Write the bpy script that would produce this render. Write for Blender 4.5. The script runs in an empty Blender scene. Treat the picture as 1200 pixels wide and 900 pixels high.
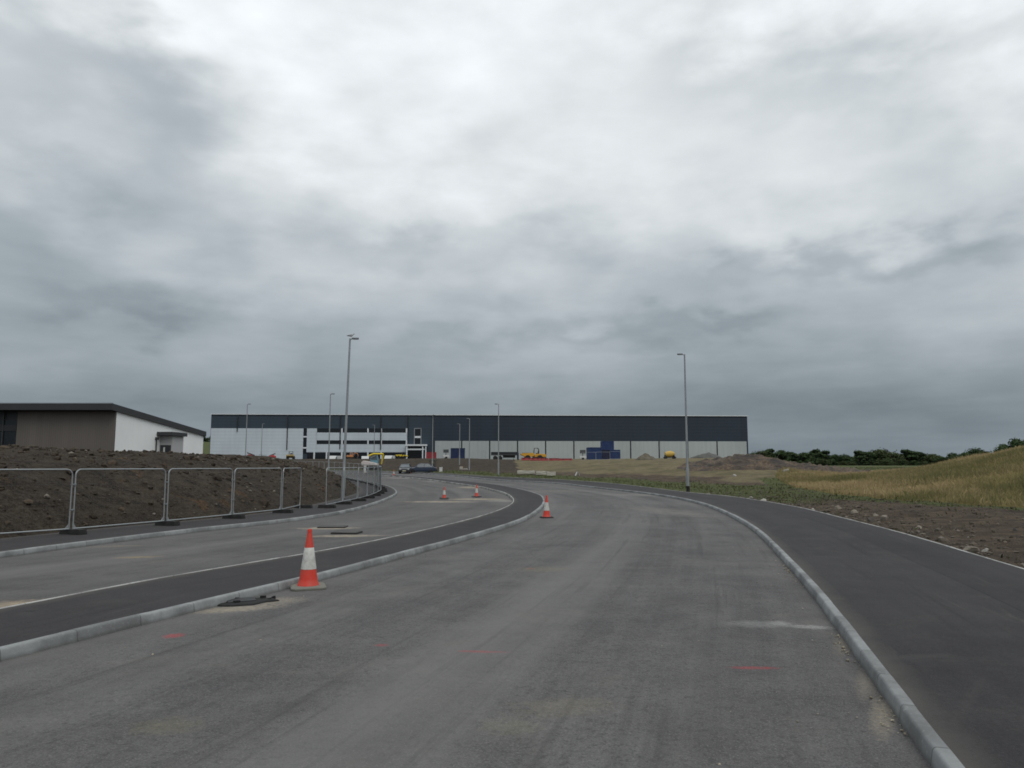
import bpy, bmesh, math, random
import numpy as np
from mathutils import Vector, Matrix
R = math.radians
random.seed(7); RNG = np.random.default_rng(7)
SC = bpy.context.scene
COL = SC.collection

# ------------------------------------------------------------------ camera
F = 870.0; PITCH = math.atan(96 / F); CAMH = 2.0
cam = bpy.data.cameras.new('camera'); camo = bpy.data.objects.new('camera', cam); COL.objects.link(camo)
camo.location = (0, 0, CAMH); camo.rotation_euler = (math.pi / 2 + PITCH, 0, 0)
cam.sensor_width = 36; cam.lens = 36 * F / 1200; cam.clip_end = 6000; cam.clip_start = .05
SC.camera = camo
CT, ST = math.cos(PITCH), math.sin(PITCH)

def zr(x, y):
    """height of the road surface: level near, then a long gentle climb"""
    t = np.log1p(np.exp(np.clip((np.asarray(y, float) - 55) / 6, -40, 40))) * 6
    t2 = np.log1p(np.exp(np.clip((np.asarray(y, float) - 130) / 6, -40, 40))) * 6
    return .015 * (t - t2)

def at(u, v, Y):
    """world x, z of a sight line at depth Y (measured off the photograph)"""
    a = (450 - v) / F; k = CT - a * ST
    return Y * ((u - 600) / F) / k, CAMH + Y * (ST + a * CT) / k

def px(u, v, dz=0.0):
    """sight line meets the road surface raised by dz"""
    lo, hi = 1.0, 400.0
    prev = None
    Y = 2.0
    while Y < 400:
        x, z = at(u, v, Y)
        if z <= float(zr(x, Y)) + dz: break
        Y *= 1.01
    lo, hi = Y / 1.02, Y
    for _ in range(40):
        m = (lo + hi) / 2; x, z = at(u, v, m)
        if z <= float(zr(x, m)) + dz: hi = m
        else: lo = m
    return (x, hi)

# ------------------------------------------------------------------ curves of the road layout
def smooth_curve(pts, step=.5, sig=3.0):
    P = np.array(pts, float)
    # Catmull-Rom dense, then arc-length resample, then gaussian smoothing growing with distance
    Q = np.vstack([2 * P[0] - P[1], P, 2 * P[-1] - P[-2]])
    out = []
    for i in range(1, len(Q) - 2):
        p0, p1, p2, p3 = Q[i - 1], Q[i], Q[i + 1], Q[i + 2]
        for t in np.linspace(0, 1, 40, endpoint=False):
            out.append(.5 * (2 * p1 + (p2 - p0) * t + (2 * p0 - 5 * p1 + 4 * p2 - p3) * t * t + (3 * p1 - p0 - 3 * p2 + p3) * t ** 3))
    out.append(P[-1]); out = np.array(out)
    def resample(o, st):
        d = np.r_[0, np.cumsum(np.hypot(*np.diff(o, axis=0).T))]
        n = max(2, int(d[-1] / st) + 1); s = np.linspace(0, d[-1], n)
        return np.c_[np.interp(s, d, o[:, 0]), np.interp(s, d, o[:, 1])]
    o = resample(out, step)
    w = int(4 * sig / step); k = np.exp(-.5 * (np.arange(-w, w + 1) * step / sig) ** 2); k /= k.sum()
    pad = np.vstack([2 * o[0] - o[w:0:-1], o, 2 * o[-1] - o[-2:-w - 2:-1]])
    o = np.c_[np.convolve(pad[:, 0], k, 'valid'), np.convolve(pad[:, 1], k, 'valid')]
    return resample(o, step)

def normals(c):
    t = np.gradient(c, axis=0); t /= np.linalg.norm(t, axis=1)[:, None]
    return np.c_[t[:, 1], -t[:, 0]]            # to the right of travel

def offset(c, d): return c + normals(c) * d

KERB_R = smooth_curve([(-.85, -8), (.55, -3), (1.72, 1.2)] + [px(*p) for p in [(1087, 900), (1057, 853), (1030, 810), (1007, 773), (980, 737), (957, 703), (933, 675), (910, 650), (887, 625), (867, 612), (850, 603), (820, 591), (783, 583), (740, 577), (687, 571), (647, 566.5), (580, 563)]]
                      + [(-7.5, 98), (-14.5, 112), (-24, 125), (-37, 136), (-55, 144)], sig=2.2)
ISL_O = smooth_curve([(-9.5, -8), (-8, -1), (-6.5, 4)] + [px(*p) for p in [(0, 775), (67, 759), (143, 738), (217, 720), (253, 710), (333, 692), (400, 675), (467, 655), (543, 635), (600, 617), (620, 608.7), (633, 599), (639, 591), (636, 583), (625, 578.7), (613, 575.3), (587, 570), (560, 566.7)]]
                     + [(-9.5, 88), (-15.5, 100), (-22, 111), (-31, 121), (-43, 129), (-58, 135)], sig=1.6)
ISL_I = smooth_curve([(-12, -8), (-10.4, -1), (-9, 4)] + [px(*p, .11) for p in [(0, 715), (50, 703), (133, 687), (233, 669), (357, 650), (400, 641.7), (467, 628), (533, 613), (573, 602), (593, 594), (601, 588.7), (600, 583.3), (591, 577.3), (573, 572.7), (557, 569.3)]]
                     + [(-10.6, 86), (-17, 98.5), (-23.8, 109.5), (-32.5, 119), (-44, 127), (-58, 132.6)], sig=1.6)
KERB_L = smooth_curve([(-16, -8), (-14.5, 0), (-12.8, 8)] + [px(*p) for p in [(0, 654), (100, 640), (182, 630), (250, 621), (320, 614.7), (387, 605), (420, 598), (447, 589), (461, 582.7), (466, 578)]]
                      + [(-9.9, 62), (-11.8, 68.5), (-16, 80), (-20.5, 91), (-27, 104), (-36, 115), (-47, 123), (-60, 128)], sig=1.6)
EDGE_R = smooth_curve([(5.2, -8), (6.4, -2), (7.6, 5)] + [px(*p, .12) for p in [(1200, 667), (1133, 647), (1067, 627), (1013, 613), (967, 602), (945, 596), (888, 586), (847, 580.5), (807, 577), (740, 568.7), (687, 564), (633, 560.7), (580, 558.6)]]
                      + [(-6, 101), (-12.5, 114), (-22.5, 127.5), (-36, 139), (-55, 147.4)], sig=2.2)
FOOT_L = offset(KERB_L, -2.75)

# ------------------------------------------------------------------ noise on arrays
def vnoise(x, y, seed=0):
    xi = np.floor(x).astype(np.int64); yi = np.floor(y).astype(np.int64); fx = x - xi; fy = y - yi
    def h(a, b):
        n = (a * 374761393 + b * 668265263 + seed * 974634777) & 0x7fffffff
        n = ((n ^ (n >> 13)) * 1274126177) & 0x7fffffff
        return ((n ^ (n >> 16)) & 0xffff) / 65535.0
    sx = fx * fx * (3 - 2 * fx); sy = fy * fy * (3 - 2 * fy)
    a = h(xi, yi) * (1 - sx) + h(xi + 1, yi) * sx; b = h(xi, yi + 1) * (1 - sx) + h(xi + 1, yi + 1) * sx
    return (a * (1 - sy) + b * sy) * 2 - 1
def fbm(x, y, oct=4, seed=0, gain=.5):
    s = 0; a = 1; t = 0
    for i in range(oct):
        s = s + a * vnoise(x * 2 ** i + 13.7 * i, y * 2 ** i - 7.1 * i, seed + i); t += a; a *= gain
    return s / t
def sstep(a, b, x):
    t = np.clip((x - a) / (b - a), 0, 1); return t * t * (3 - 2 * t)

def pdist(x, y, c):
    """distance to polyline c and signed side (+ right of travel)"""
    A = c[:-1]; B = c[1:]; D = B - A; L2 = (D ** 2).sum(1)
    best = np.full(x.shape, 1e9); side = np.zeros(x.shape)
    for i0 in range(0, len(x), 20000):
        X = x[i0:i0 + 20000, None]; Y = y[i0:i0 + 20000, None]
        t = np.clip(((X - A[:, 0]) * D[:, 0] + (Y - A[:, 1]) * D[:, 1]) / L2, 0, 1)
        dx = X - (A[:, 0] + t * D[:, 0]); dy = Y - (A[:, 1] + t * D[:, 1])
        d2 = dx * dx + dy * dy; j = d2.argmin(1); r = np.arange(len(j))
        best[i0:i0 + 20000] = np.sqrt(d2[r, j])
        side[i0:i0 + 20000] = np.sign(D[j, 1] * dx[r, j] - D[j, 0] * dy[r, j])
    return best, side
def inside(x, y, poly):
    c = np.zeros(x.shape, bool); n = len(poly)
    for i in range(n):
        x1, y1 = poly[i]; x2, y2 = poly[(i + 1) % n]
        if y1 == y2: continue
        m = ((y1 > y) != (y2 > y)) & (x < (x2 - x1) * (y - y1) / (y2 - y1) + x1); c ^= m
    return c

HILL_FOOT = smooth_curve([(30, 6), (24, 18), (19.7, 28), (17.8, 37), (19, 50), (22, 62), (27, 78), (40, 100), (70, 125)], step=1.0, sig=2)
E2 = EDGE_R[::3]; L2_ = FOOT_L[::3]
CORR = np.vstack([EDGE_R[::2], FOOT_L[::-2]])

def ground_parts(x, y):
    """ground height at points plus the masks the ground material uses"""
    x = np.atleast_1d(np.asarray(x, float)); y = np.atleast_1d(np.asarray(y, float))
    base = zr(x, y)
    dE, _ = pdist(x, y, E2); dL, _ = pdist(x, y, L2_)
    ins = inside(x, y, CORR)
    left = (~ins) & (dL < dE); right = (~ins) & ~left
    z = base + .09
    # left: a long spoil mound behind the fence
    dd = np.where(left, dL, 0)
    top = 2.75 + .25 * fbm(x / 9, y / 9, 3, 3)
    top = np.where(y > 100, top + .9 * sstep(100, 150, y), top)
    mound = top * (1 - np.exp(-dd / 3.6))
    rough = (.20 * fbm(x / 3.2, y / 3.2, 3, 11) + .075 * fbm(x / .5, y / .5, 3, 21)) * sstep(0, 1.5, dd)
    z = np.where(left, z + mound + rough, z)
    # right: verge, bank, platform
    de = np.where(right, dE, 0)
    wx = x - (y - 60) * .3
    mask = 1 - sstep(17, 33, wx)
    near = sstep(48, 72, y)
    lfac = sstep(6, -12, x)                              # steeper bank further left
    rise = (lfac * 2.35 * sstep(5, 26, de) + (1 - lfac) * (1.75 * sstep(4, 30, de) + .75 * sstep(40, 75, de)))
    z = np.where(right, z + rise * mask * near + (1 - mask * near) * .006 * np.minimum(de, 120), z)
    z = np.where(right & (y > 150), z + .15 * sstep(150, 230, y), z)
    soil_r = right * (1 - sstep(0, 1, 0))
    vr = (.10 * fbm(x / 2.6, y / 2.6, 3, 31) + .05 * fbm(x / .5, y / .5, 3, 41)) * sstep(0, 1.2, de)
    z = np.where(right, z + vr, z)
    z = np.where(right, z + .25 * sstep(0, 5, de) * (1 - near), z)
    # right: dry grass hill
    dh, sh = pdist(x, y, HILL_FOOT)
    ih = right & (sh > 0)
    dh = np.where(ih, dh, 0)
    k = np.interp(y, [10, 45, 62, 68, 76, 90, 110, 140], [1.15, 1.1, 1, .78, .5, .28, .1, .05])
    hill = k * np.interp(dh, [0, 2.5, 5, 8, 12.5, 16, 19, 30, 40], [0, .06, .22, .62, 1.36, 2.15, 2.75, 4.3, 5.0]) + .16 * fbm(x / 6, y / 6, 3, 51) * sstep(0, 6, dh)
    z = np.where(ih, z + hill, z)
    # far left hillside
    far = 11 * sstep(255, 370, y) * sstep(-70, -130, x)
    z = z + np.where(~ins, far, 0)
    # hidden ground beneath the paved corridor sinks away from its edges
    dmin = np.minimum(dE, dL)
    z = np.where(ins, base + .09 - .5 * sstep(0, .9, dmin), z)
    green = np.where(right, sstep(34, 46, y + 2 * fbm(x / 3, y / 3, 2, 61)) * sstep(0, .8, de) * (1 - sstep(5.5, 9.5, de + 2.5 * fbm(x / 4, y / 4, 3, 62))), 0)
    green = np.where(right & (wx > 34) & ~ih, np.maximum(green, sstep(34, 40, wx) * sstep(95, 115, y)), green)
    green = np.where(right & (np.abs(np.where(ih, dh, -pdist(x, y, HILL_FOOT)[0])) < .9) & (y < 70), .75, green)
    green = np.where(far > .8, 1, green)
    dry = np.where(ih, sstep(.2, 1.2, dh) * (1 - sstep(98, 115, y)), 0)
    green = np.where(ih & (y > 98), np.maximum(green, sstep(98, 115, y)), green)
    tan = np.where(right & (x > .6 + .8 * fbm(x / 3, y / 3, 2, 71)), near * sstep(8, 15, de + 4 * fbm(x / 4, y / 4, 3, 72)) * mask, 0)
    brown = np.where(right, 1.0, 0.0) * (1 - sstep(95, 125, y) * (x < 1))
    return z, green, dry, tan, brown, ins
def gz(x, y): return float(ground_parts([x], [y])[0][0])
# ------------------------------------------------------------------ materials
def new_mat(name):
    m = bpy.data.materials.new(name); m.use_nodes = True
    nt = m.node_tree; b = nt.nodes['Principled BSDF']
    return m, nt, b
class NT:
    def __init__(s, nt): s.nt = nt
    def n(s, t, **kw):
        o = s.nt.nodes.new(t)
        for k, v in kw.items():
            if k.startswith('_'): setattr(o, k[1:], v)
            else: o.inputs[k.replace('__', ' ')].default_value = v
        return o
    def l(s, a, b): s.nt.links.new(a, b)
    def val(s, sock, v):
        if isinstance(v, bpy.types.NodeSocket): s.l(v, sock)
        else: sock.default_value = v
    def math(s, op, a, b=0.0, c=None, clamp=False):
        o = s.nt.nodes.new('ShaderNodeMath'); o.operation = op; o.use_clamp = clamp
        s.val(o.inputs[0], a); s.val(o.inputs[1], b)
        if c is not None: s.val(o.inputs[2], c)
        return o.outputs[0]
    def mix(s, f, a, b, mode='MIX'):
        o = s.nt.nodes.new('ShaderNodeMix'); o.data_type = 'RGBA'; o.blend_type = mode
        s.val(o.inputs['Factor'], f)
        for sock, v in ((o.inputs[6], a), (o.inputs[7], b)):
            if isinstance(v, (tuple, list)): v = (*v[:3], 1)
            s.val(sock, v)
        return o.outputs[2]
    def noise(s, vec, scale, detail=4, rough=.55, dist=0):
        o = s.nt.nodes.new('ShaderNodeTexNoise'); s.val(o.inputs['Vector'], vec)
        o.inputs['Scale'].default_value = scale; o.inputs['Detail'].default_value = detail; o.inputs['Roughness'].default_value = rough; o.inputs['Distortion'].default_value = dist
        return o.outputs['Fac']
    def ramp(s, f, stops):
        o = s.nt.nodes.new('ShaderNodeMapRange'); o.clamp = True
        s.val(o.inputs[0], f); o.inputs[1].default_value = stops[0]; o.inputs[2].default_value = stops[1]
        o.inputs[3].default_value = stops[2] if len(stops) > 2 else 0; o.inputs[4].default_value = stops[3] if len(stops) > 2 else 1
        return o.outputs[0]
    def scalevec(s, vec, sc):
        o = s.nt.nodes.new('ShaderNodeMapping'); s.l(vec, o.inputs['Vector']); o.inputs['Scale'].default_value = sc
        return o.outputs[0]
    def bump(s, h, strength=.3, dist=.02):
        o = s.nt.nodes.new('ShaderNodeBump'); o.inputs['Strength'].default_value = strength; o.inputs['Distance'].default_value = dist
        s.l(h, o.inputs['Height']); return o.outputs[0]
_M = {}
def mat(name, col, rough=.6, metal=0.0, var=.18, scale=3.0, bump=0.0, spec=.4, dirt=0.0):
    """painted / cast / moulded surface with uneven tone, slight grime and optional relief"""
    if name in _M: return _M[name]
    m, nt, b = new_mat(name); g = NT(nt)
    tc = g.n('ShaderNodeTexCoord'); o = tc.outputs['Object']
    n1 = g.noise(o, scale, 5, .6); n2 = g.noise(o, scale * 9, 3, .6)
    f = g.math('ADD', g.math('MULTIPLY', n1, .7), g.math('MULTIPLY', n2, .3))
    lo = tuple(c * (1 - var) for c in col); hi = tuple(min(1, c * (1 + var)) for c in col)
    c = g.mix(g.ramp(f, (.3, .7)), lo, hi)
    if dirt:
        c = g.mix(g.math('MULTIPLY', g.ramp(n1, (.42, .7)), dirt), c, (.10, .085, .07))
    g.l(c, b.inputs['Base Color'])
    b.inputs['Roughness'].default_value = rough; b.inputs['Metallic'].default_value = metal; b.inputs['Specular IOR Level'].default_value = spec
    if bump: g.l(g.bump(n2, bump, .01), b.inputs['Normal'])
    _M[name] = m; return m

# ------------------------------------------------------------------ mesh helpers
def setp(o, label=None, cat=None, group=None, kind=None):
    if label: o['label'] = label
    if cat: o['category'] = cat
    if group: o['group'] = group
    if kind: o['kind'] = kind
    return o
def empty(name, loc, rz=0, label=None, cat=None, group=None):
    o = bpy.data.objects.new(name, None); COL.objects.link(o); o.location = loc; o.rotation_euler = (0, 0, rz); o.empty_display_size = .3
    return setp(o, label, cat, group)
def link(name, me, m=None, parent=None, loc=None, rz=0):
    o = bpy.data.objects.new(name, me); COL.objects.link(o)
    if m is not None and not me.materials: me.materials.append(m)
    if parent is not None: o.parent = parent
    if loc is not None: o.location = loc; o.rotation_euler = (0, 0, rz)
    return o
def np_mesh(name, V, faces, smooth=False):
    """V (n,3); faces (m,k) all of one size"""
    V = np.asarray(V, np.float32); fa = np.asarray(faces, np.int32); k = fa.shape[1]
    me = bpy.data.meshes.new(name)
    me.vertices.add(len(V)); me.vertices.foreach_set('co', V.ravel())
    me.loops.add(fa.size); me.loops.foreach_set('vertex_index', fa.ravel())
    me.polygons.add(len(fa)); me.polygons.foreach_set('loop_start', np.arange(0, fa.size, k, dtype=np.int32)); 
    me.polygons.foreach_set('use_smooth', np.full(len(fa), smooth))
    me.update(calc_edges=True); me.validate(); return me
def vcol(me, name, C):
    a = me.color_attributes.new(name, 'FLOAT_COLOR', 'POINT'); a.data.foreach_set('color', np.asarray(C, np.float32).ravel())
def uvset(me, UVv):
    uv = me.uv_layers.new(name='along'); idx = np.empty(len(me.loops), np.int32); me.loops.foreach_get('vertex_index', idx)
    uv.data.foreach_set('uv', np.asarray(UVv, np.float32)[idx].ravel())

class MB:
    def __init__(s): s.v = []; s.f = []
    def add(s, V, Fc, M=None):
        b = len(s.v)
        for p in V:
            p = Vector(p); s.v.append(tuple(M @ p) if M is not None else tuple(p))
        s.f += [tuple(i + b for i in f) for f in Fc]; return s
    def box(s, c, d, rz=0, rx=0, ry=0, taper=1.0, tapery=None):
        x, y, z = (k / 2 for k in d); ty = taper if tapery is None else tapery
        V = [(-x, -y, -z), (x, -y, -z), (x, y, -z), (-x, y, -z), (-x * taper, -y * ty, z), (x * taper, -y * ty, z), (x * taper, y * ty, z), (-x * taper, y * ty, z)]
        M = Matrix.Translation(c) @ Matrix.Rotation(rz, 4, 'Z') @ Matrix.Rotation(ry, 4, 'Y') @ Matrix.Rotation(rx, 4, 'X')
        return s.add(V, [(0, 3, 2, 1), (4, 5, 6, 7), (0, 1, 5, 4), (1, 2, 6, 5), (2, 3, 7, 6), (3, 0, 4, 7)], M)
    def span(s, a, b):
        return s.box([(p + q) / 2 for p, q in zip(a, b)], [abs(q - p) for p, q in zip(a, b)])
    def tube(s, pts, r, n=8, caps=True):
        pts = [Vector(p) for p in pts]; rr = r if isinstance(r, (list, tuple)) else [r] * len(pts)
        V = []; Fc = []; up = None
        for i, p in enumerate(pts):
            if i == 0: t = pts[1] - pts[0]
            elif i == len(pts) - 1: t = pts[-1] - pts[-2]
            else: t = (pts[i + 1] - p).normalized() + (p - pts[i - 1]).normalized()
            t.normalize()
            if up is None: up = Vector((0, 0, 1)) if abs(t.z) < .9 else Vector((1, 0, 0))
            a = t.cross(up)
            if a.length < 1e-4: a = t.orthogonal()
            a.normalize(); b = t.cross(a); up = -b if False else b.cross(t) if False else up - t * up.dot(t)
            if up.length < 1e-4: up = t.orthogonal()
            up.normalize()
            for k in range(n):
                an = 2 * math.pi * k / n; V.append(p + (a * math.cos(an) + b * math.sin(an)) * rr[i])
        for i in range(len(pts) - 1):
            for k in range(n):
                q = (k + 1) % n; Fc.append((i * n + k, i * n + q, (i + 1) * n + q, (i + 1) * n + k))
        if caps: Fc.append(tuple(range(n))[::-1]); Fc.append(tuple(range((len(pts) - 1) * n, len(pts) * n)))
        return s.add(V, Fc)
    def lathe(s, prof, n=20, M=None, caps=True):
        V = []; Fc = []
        for (r, z) in prof:
            for k in range(n):
                an = 2 * math.pi * k / n; V.append((r * math.cos(an), r * math.sin(an), z))
        for i in range(len(prof) - 1):
            for k in range(n):
                q = (k + 1) % n; Fc.append((i * n + k, i * n + q, (i + 1) * n + q, (i + 1) * n + k))
        if caps: Fc.append(tuple(range(n))[::-1]); Fc.append(tuple(range((len(prof) - 1) * n, len(prof) * n)))
        return s.add(V, Fc, M)
    def prism(s, poly, y0, y1):
        """side outline in x-z pushed from y0 to y1"""
        n = len(poly); V = [(x, y0, z) for x, z in poly] + [(x, y1, z) for x, z in poly]
        return s.add(V, [tuple(range(n)), tuple(range(2 * n - 1, n - 1, -1))] + [(i, i + n, (i + 1) % n + n, (i + 1) % n) for i in range(n)])
    def loft(s, rings, caps=True):
        n = len(rings[0]); V = [p for r in rings for p in r]; Fc = []
        for i in range(len(rings) - 1):
            for k in range(n):
                q = (k + 1) % n; Fc.append((i * n + k, i * n + q, (i + 1) * n + q, (i + 1) * n + k))
        if caps: Fc.append(tuple(range(n))[::-1]); Fc.append(tuple(range((len(rings) - 1) * n, len(rings) * n)))
        return s.add(V, Fc)
    def mesh(s, name, m, bevel=0.0, smooth=False, seg=2):
        me = bpy.data.meshes.new(name); me.from_pydata(s.v, [], s.f)
        bm = bmesh.new(); bm.from_mesh(me)
        bmesh.ops.recalc_face_normals(bm, faces=bm.faces)
        if bevel:
            es = [e for e in bm.edges if len(e.link_faces) == 2 and e.calc_face_angle(0) > .5]
            bmesh.ops.bevel(bm, geom=es, offset=bevel, segments=seg, affect='EDGES', profile=.6, clamp_overlap=True)
        bm.to_mesh(me); bm.free()
        if smooth:
            for p in me.polygons: p.use_smooth = True
            try: me.set_sharp_from_angle(angle=R(40))
            except Exception: pass
        me.materials.append(m); return me
    def build(s, name, m, parent=None, bevel=0.0, smooth=False, loc=None, rz=0, seg=2):
        return link(name, s.mesh(name, m, bevel, smooth, seg), None, parent, loc, rz)
def copy_tree(o, parent=None):
    c = o.copy(); COL.objects.link(c); c.parent = parent
    for ch in [k for k in bpy.data.objects if k.parent == o]: copy_tree(ch, c)
    return c

# ------------------------------------------------------------------ sky and light
SKY_BASE = [(0.0, .52), (.05, .55), (.11, .61), (.20, .735), (.30, .825), (.42, .93), (.58, .985), (1.0, .95)]
SKY_LOBES = [(205, 150, 105, 62, -.09), (85, 235, 150, 75, -.07), (30, 50, 130, 60, -.075), (140, 70, 90, 55, -.07), (225, 15, 50, 40, .05), (75, 130, 45, 30, .05),
             (860, 80, 150, 50, -.10), (1000, 110, 110, 45, -.08), (1150, 180, 90, 35, -.03), (560, 180, 240, 90, .04), (1070, 306, 130, 20, -.09), (480, 290, 110, 20, -.06),
             (850, 312, 80, 18, -.06), (110, 357, 120, 26, -.09), (820, 380, 110, 17, -.07), (600, 400, 200, 18, -.04), (30, 285, 90, 40, -.07)]
SUN_EL, SUN_AZ = R(52), R(150)          # azimuth clockwise from +Y: behind and to the right
wd = bpy.data.worlds.new('World'); SC.world = wd; wd.use_nodes = True
g = NT(wd.node_tree); bg = wd.node_tree.nodes['Background']
sky = g.n('ShaderNodeTexSky', _sky_type='NISHITA', _sun_disc=False, _sun_elevation=SUN_EL, _sun_rotation=SUN_AZ, _air_density=1.5, _dust_density=4.0)
tc = g.n('ShaderNodeTexCoord'); d = tc.outputs['Generated']
sep = g.n('ShaderNodeSeparateXYZ'); g.l(d, sep.inputs[0]); dx, dy, dz = sep.outputs
zz = g.math('MAXIMUM', dz, 0.0)
den = g.math('ADD', zz, .13)
cx = g.math('DIVIDE', dx, den); cy = g.math('DIVIDE', dy, den)
cv = g.n('ShaderNodeCombineXYZ'); g.l(cx, cv.inputs[0]); g.l(cy, cv.inputs[1]); P = cv.outputs[0]
def offs(vec, o, sc=(1, 1, 1)):
    m_ = g.n('ShaderNodeMapping'); g.l(vec, m_.inputs['Vector']); m_.inputs['Location'].default_value = o; m_.inputs['Scale'].default_value = sc; return m_.outputs[0]
big = g.noise(offs(P, (3.1, 1.7, 0)), .55, 5, .5, .35)
mid = g.noise(offs(P, (7.3, -2.2, 4), (1, .8, 1)), 1.7, 7, .52, .3)
dm = g.n('ShaderNodeMapping'); g.l(d, dm.inputs['Vector']); dm.inputs['Scale'].default_value = (1, 1, 2.0); dm.inputs['Location'].default_value = (2.3, .7, 1.1)
bil = g.noise(dm.outputs[0], 5.2, 8, .46, .15); bil2 = g.noise(dm.outputs[0], 13, 6, .46, .1)
fine = g.noise(offs(P, (1.9, 5.2, 9)), 4.6, 6, .55, .2)
# broad layout of the overcast: brighter break high ahead, heavier bank to the upper left, dark base along the horizon
def lobe(u, v, ru, rv, soft=1.0):
    a = (450 - v) / F; D = Vector(((u - 600) / F, CT - a * ST, ST + a * CT)); az = math.atan2(D.x, D.y); el = math.atan2(D.z, math.hypot(D.x, D.y))
    return az, el, ru / F, rv / F
az = g.math('ARCTAN2', dx, dy); el = g.math('ARCSINE', dz)
azw = g.math('ADD', az, g.math('MULTIPLY', g.math('SUBTRACT', bil, .5), .5)); elw = g.math('ADD', el, g.math('ADD', g.math('MULTIPLY', g.math('SUBTRACT', bil2, .5), .16), g.math('MULTIPLY', g.math('SUBTRACT', mid, .5), .08)))
tot = None
def add(v):
    global tot
    tot = v if tot is None else g.math('ADD', tot, v)
for (u, v, ru, rv, k) in SKY_LOBES:
    a0, e0, ra, re = lobe(u, v, ru, rv)
    q = g.math('ADD', g.math('POWER', g.math('ABSOLUTE', g.math('DIVIDE', g.math('SUBTRACT', azw, a0), ra)), 2.0), g.math('POWER', g.math('ABSOLUTE', g.math('DIVIDE', g.math('SUBTRACT', elw, e0), re)), 2.0))
    add(g.math('MULTIPLY', g.math('EXPONENT', g.math('MULTIPLY', q, -1.0)), k))
cr = wd.node_tree.nodes.new('ShaderNodeValToRGB'); g.l(dz, cr.inputs[0]); cr.color_ramp.interpolation = 'B_SPLINE'
els = cr.color_ramp.elements
while len(els) > 1: els.remove(els[-1])
for i, (p_, v_) in enumerate(SKY_BASE):
    e = els[0] if i == 0 else els.new(p_)
    e.position = p_; e.color = (v_, v_, v_, 1)
lum = g.math('ADD', cr.outputs[0], tot)
amp = g.ramp(dz, (0.0, .30, .35, 1.0))
nz = g.math('ADD', g.math('ADD', g.math('MULTIPLY', g.math('SUBTRACT', big, .5), .22), g.math('MULTIPLY', g.math('SUBTRACT', bil, .5), .27)), g.math('ADD', g.math('MULTIPLY', g.math('SUBTRACT', bil2, .5), .13), g.math('MULTIPLY', g.math('SUBTRACT', fine, .5), .08)))
# streaky layering low in the sky
sv = g.n('ShaderNodeCombineXYZ'); g.l(g.math('MULTIPLY', az, 2.2), sv.inputs[0]); g.l(g.math('MULTIPLY', el, 16.0), sv.inputs[1])
strk = g.noise(sv.outputs[0], 1.2, 5, .45, .3)
nz = g.math('ADD', g.math('MULTIPLY', nz, amp), g.math('MULTIPLY', g.math('MULTIPLY', g.math('SUBTRACT', strk, .5), .26), g.ramp(dz, (.34, .06, 0.1, .7))))
lum = g.math('ADD', lum, nz)
lum = g.math('MAXIMUM', lum, .14)
# lower part of the world is never seen past the ground
tint = g.mix(g.ramp(lum, (.42, .9)), (.80, .995, 1.16), (.95, 1.0, 1.025))
lin = g.math('POWER', lum, 2.2)
cc = g.mix(1.0, tint, (1, 1, 1), 'MULTIPLY')
cmb = g.n('ShaderNodeVectorMath', _operation='SCALE'); g.l(cc, cmb.inputs[0]); g.l(g.math('MULTIPLY', lin, 10.0), cmb.inputs['Scale'])
skys = g.n('ShaderNodeVectorMath', _operation='SCALE'); g.l(sky.outputs[0], skys.inputs[0]); skys.inputs['Scale'].default_value = .6
fin = g.mix(.94, skys.outputs[0], cmb.outputs[0])
g.l(fin, bg.inputs['Color']); bg.inputs['Strength'].default_value = .1
sl = bpy.data.lights.new('sun', 'SUN'); so = bpy.data.objects.new('sun', sl); COL.objects.link(so)
sl.energy = 1.0; sl.angle = R(30); sl.color = (1, .97, .93)
sd = Vector((math.sin(SUN_AZ) * math.cos(SUN_EL), math.cos(SUN_AZ) * math.cos(SUN_EL), math.sin(SUN_EL)))
so.rotation_euler = (-sd).to_track_quat('-Z', 'Y').to_euler(); so.location = (0, -10, 40)
SC.view_settings.view_transform = 'Standard'; SC.view_settings.look = 'None'; SC.view_settings.exposure = 0
SC.cycles.filter_width = 1.7; SC.cycles.max_bounces = 6
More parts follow.
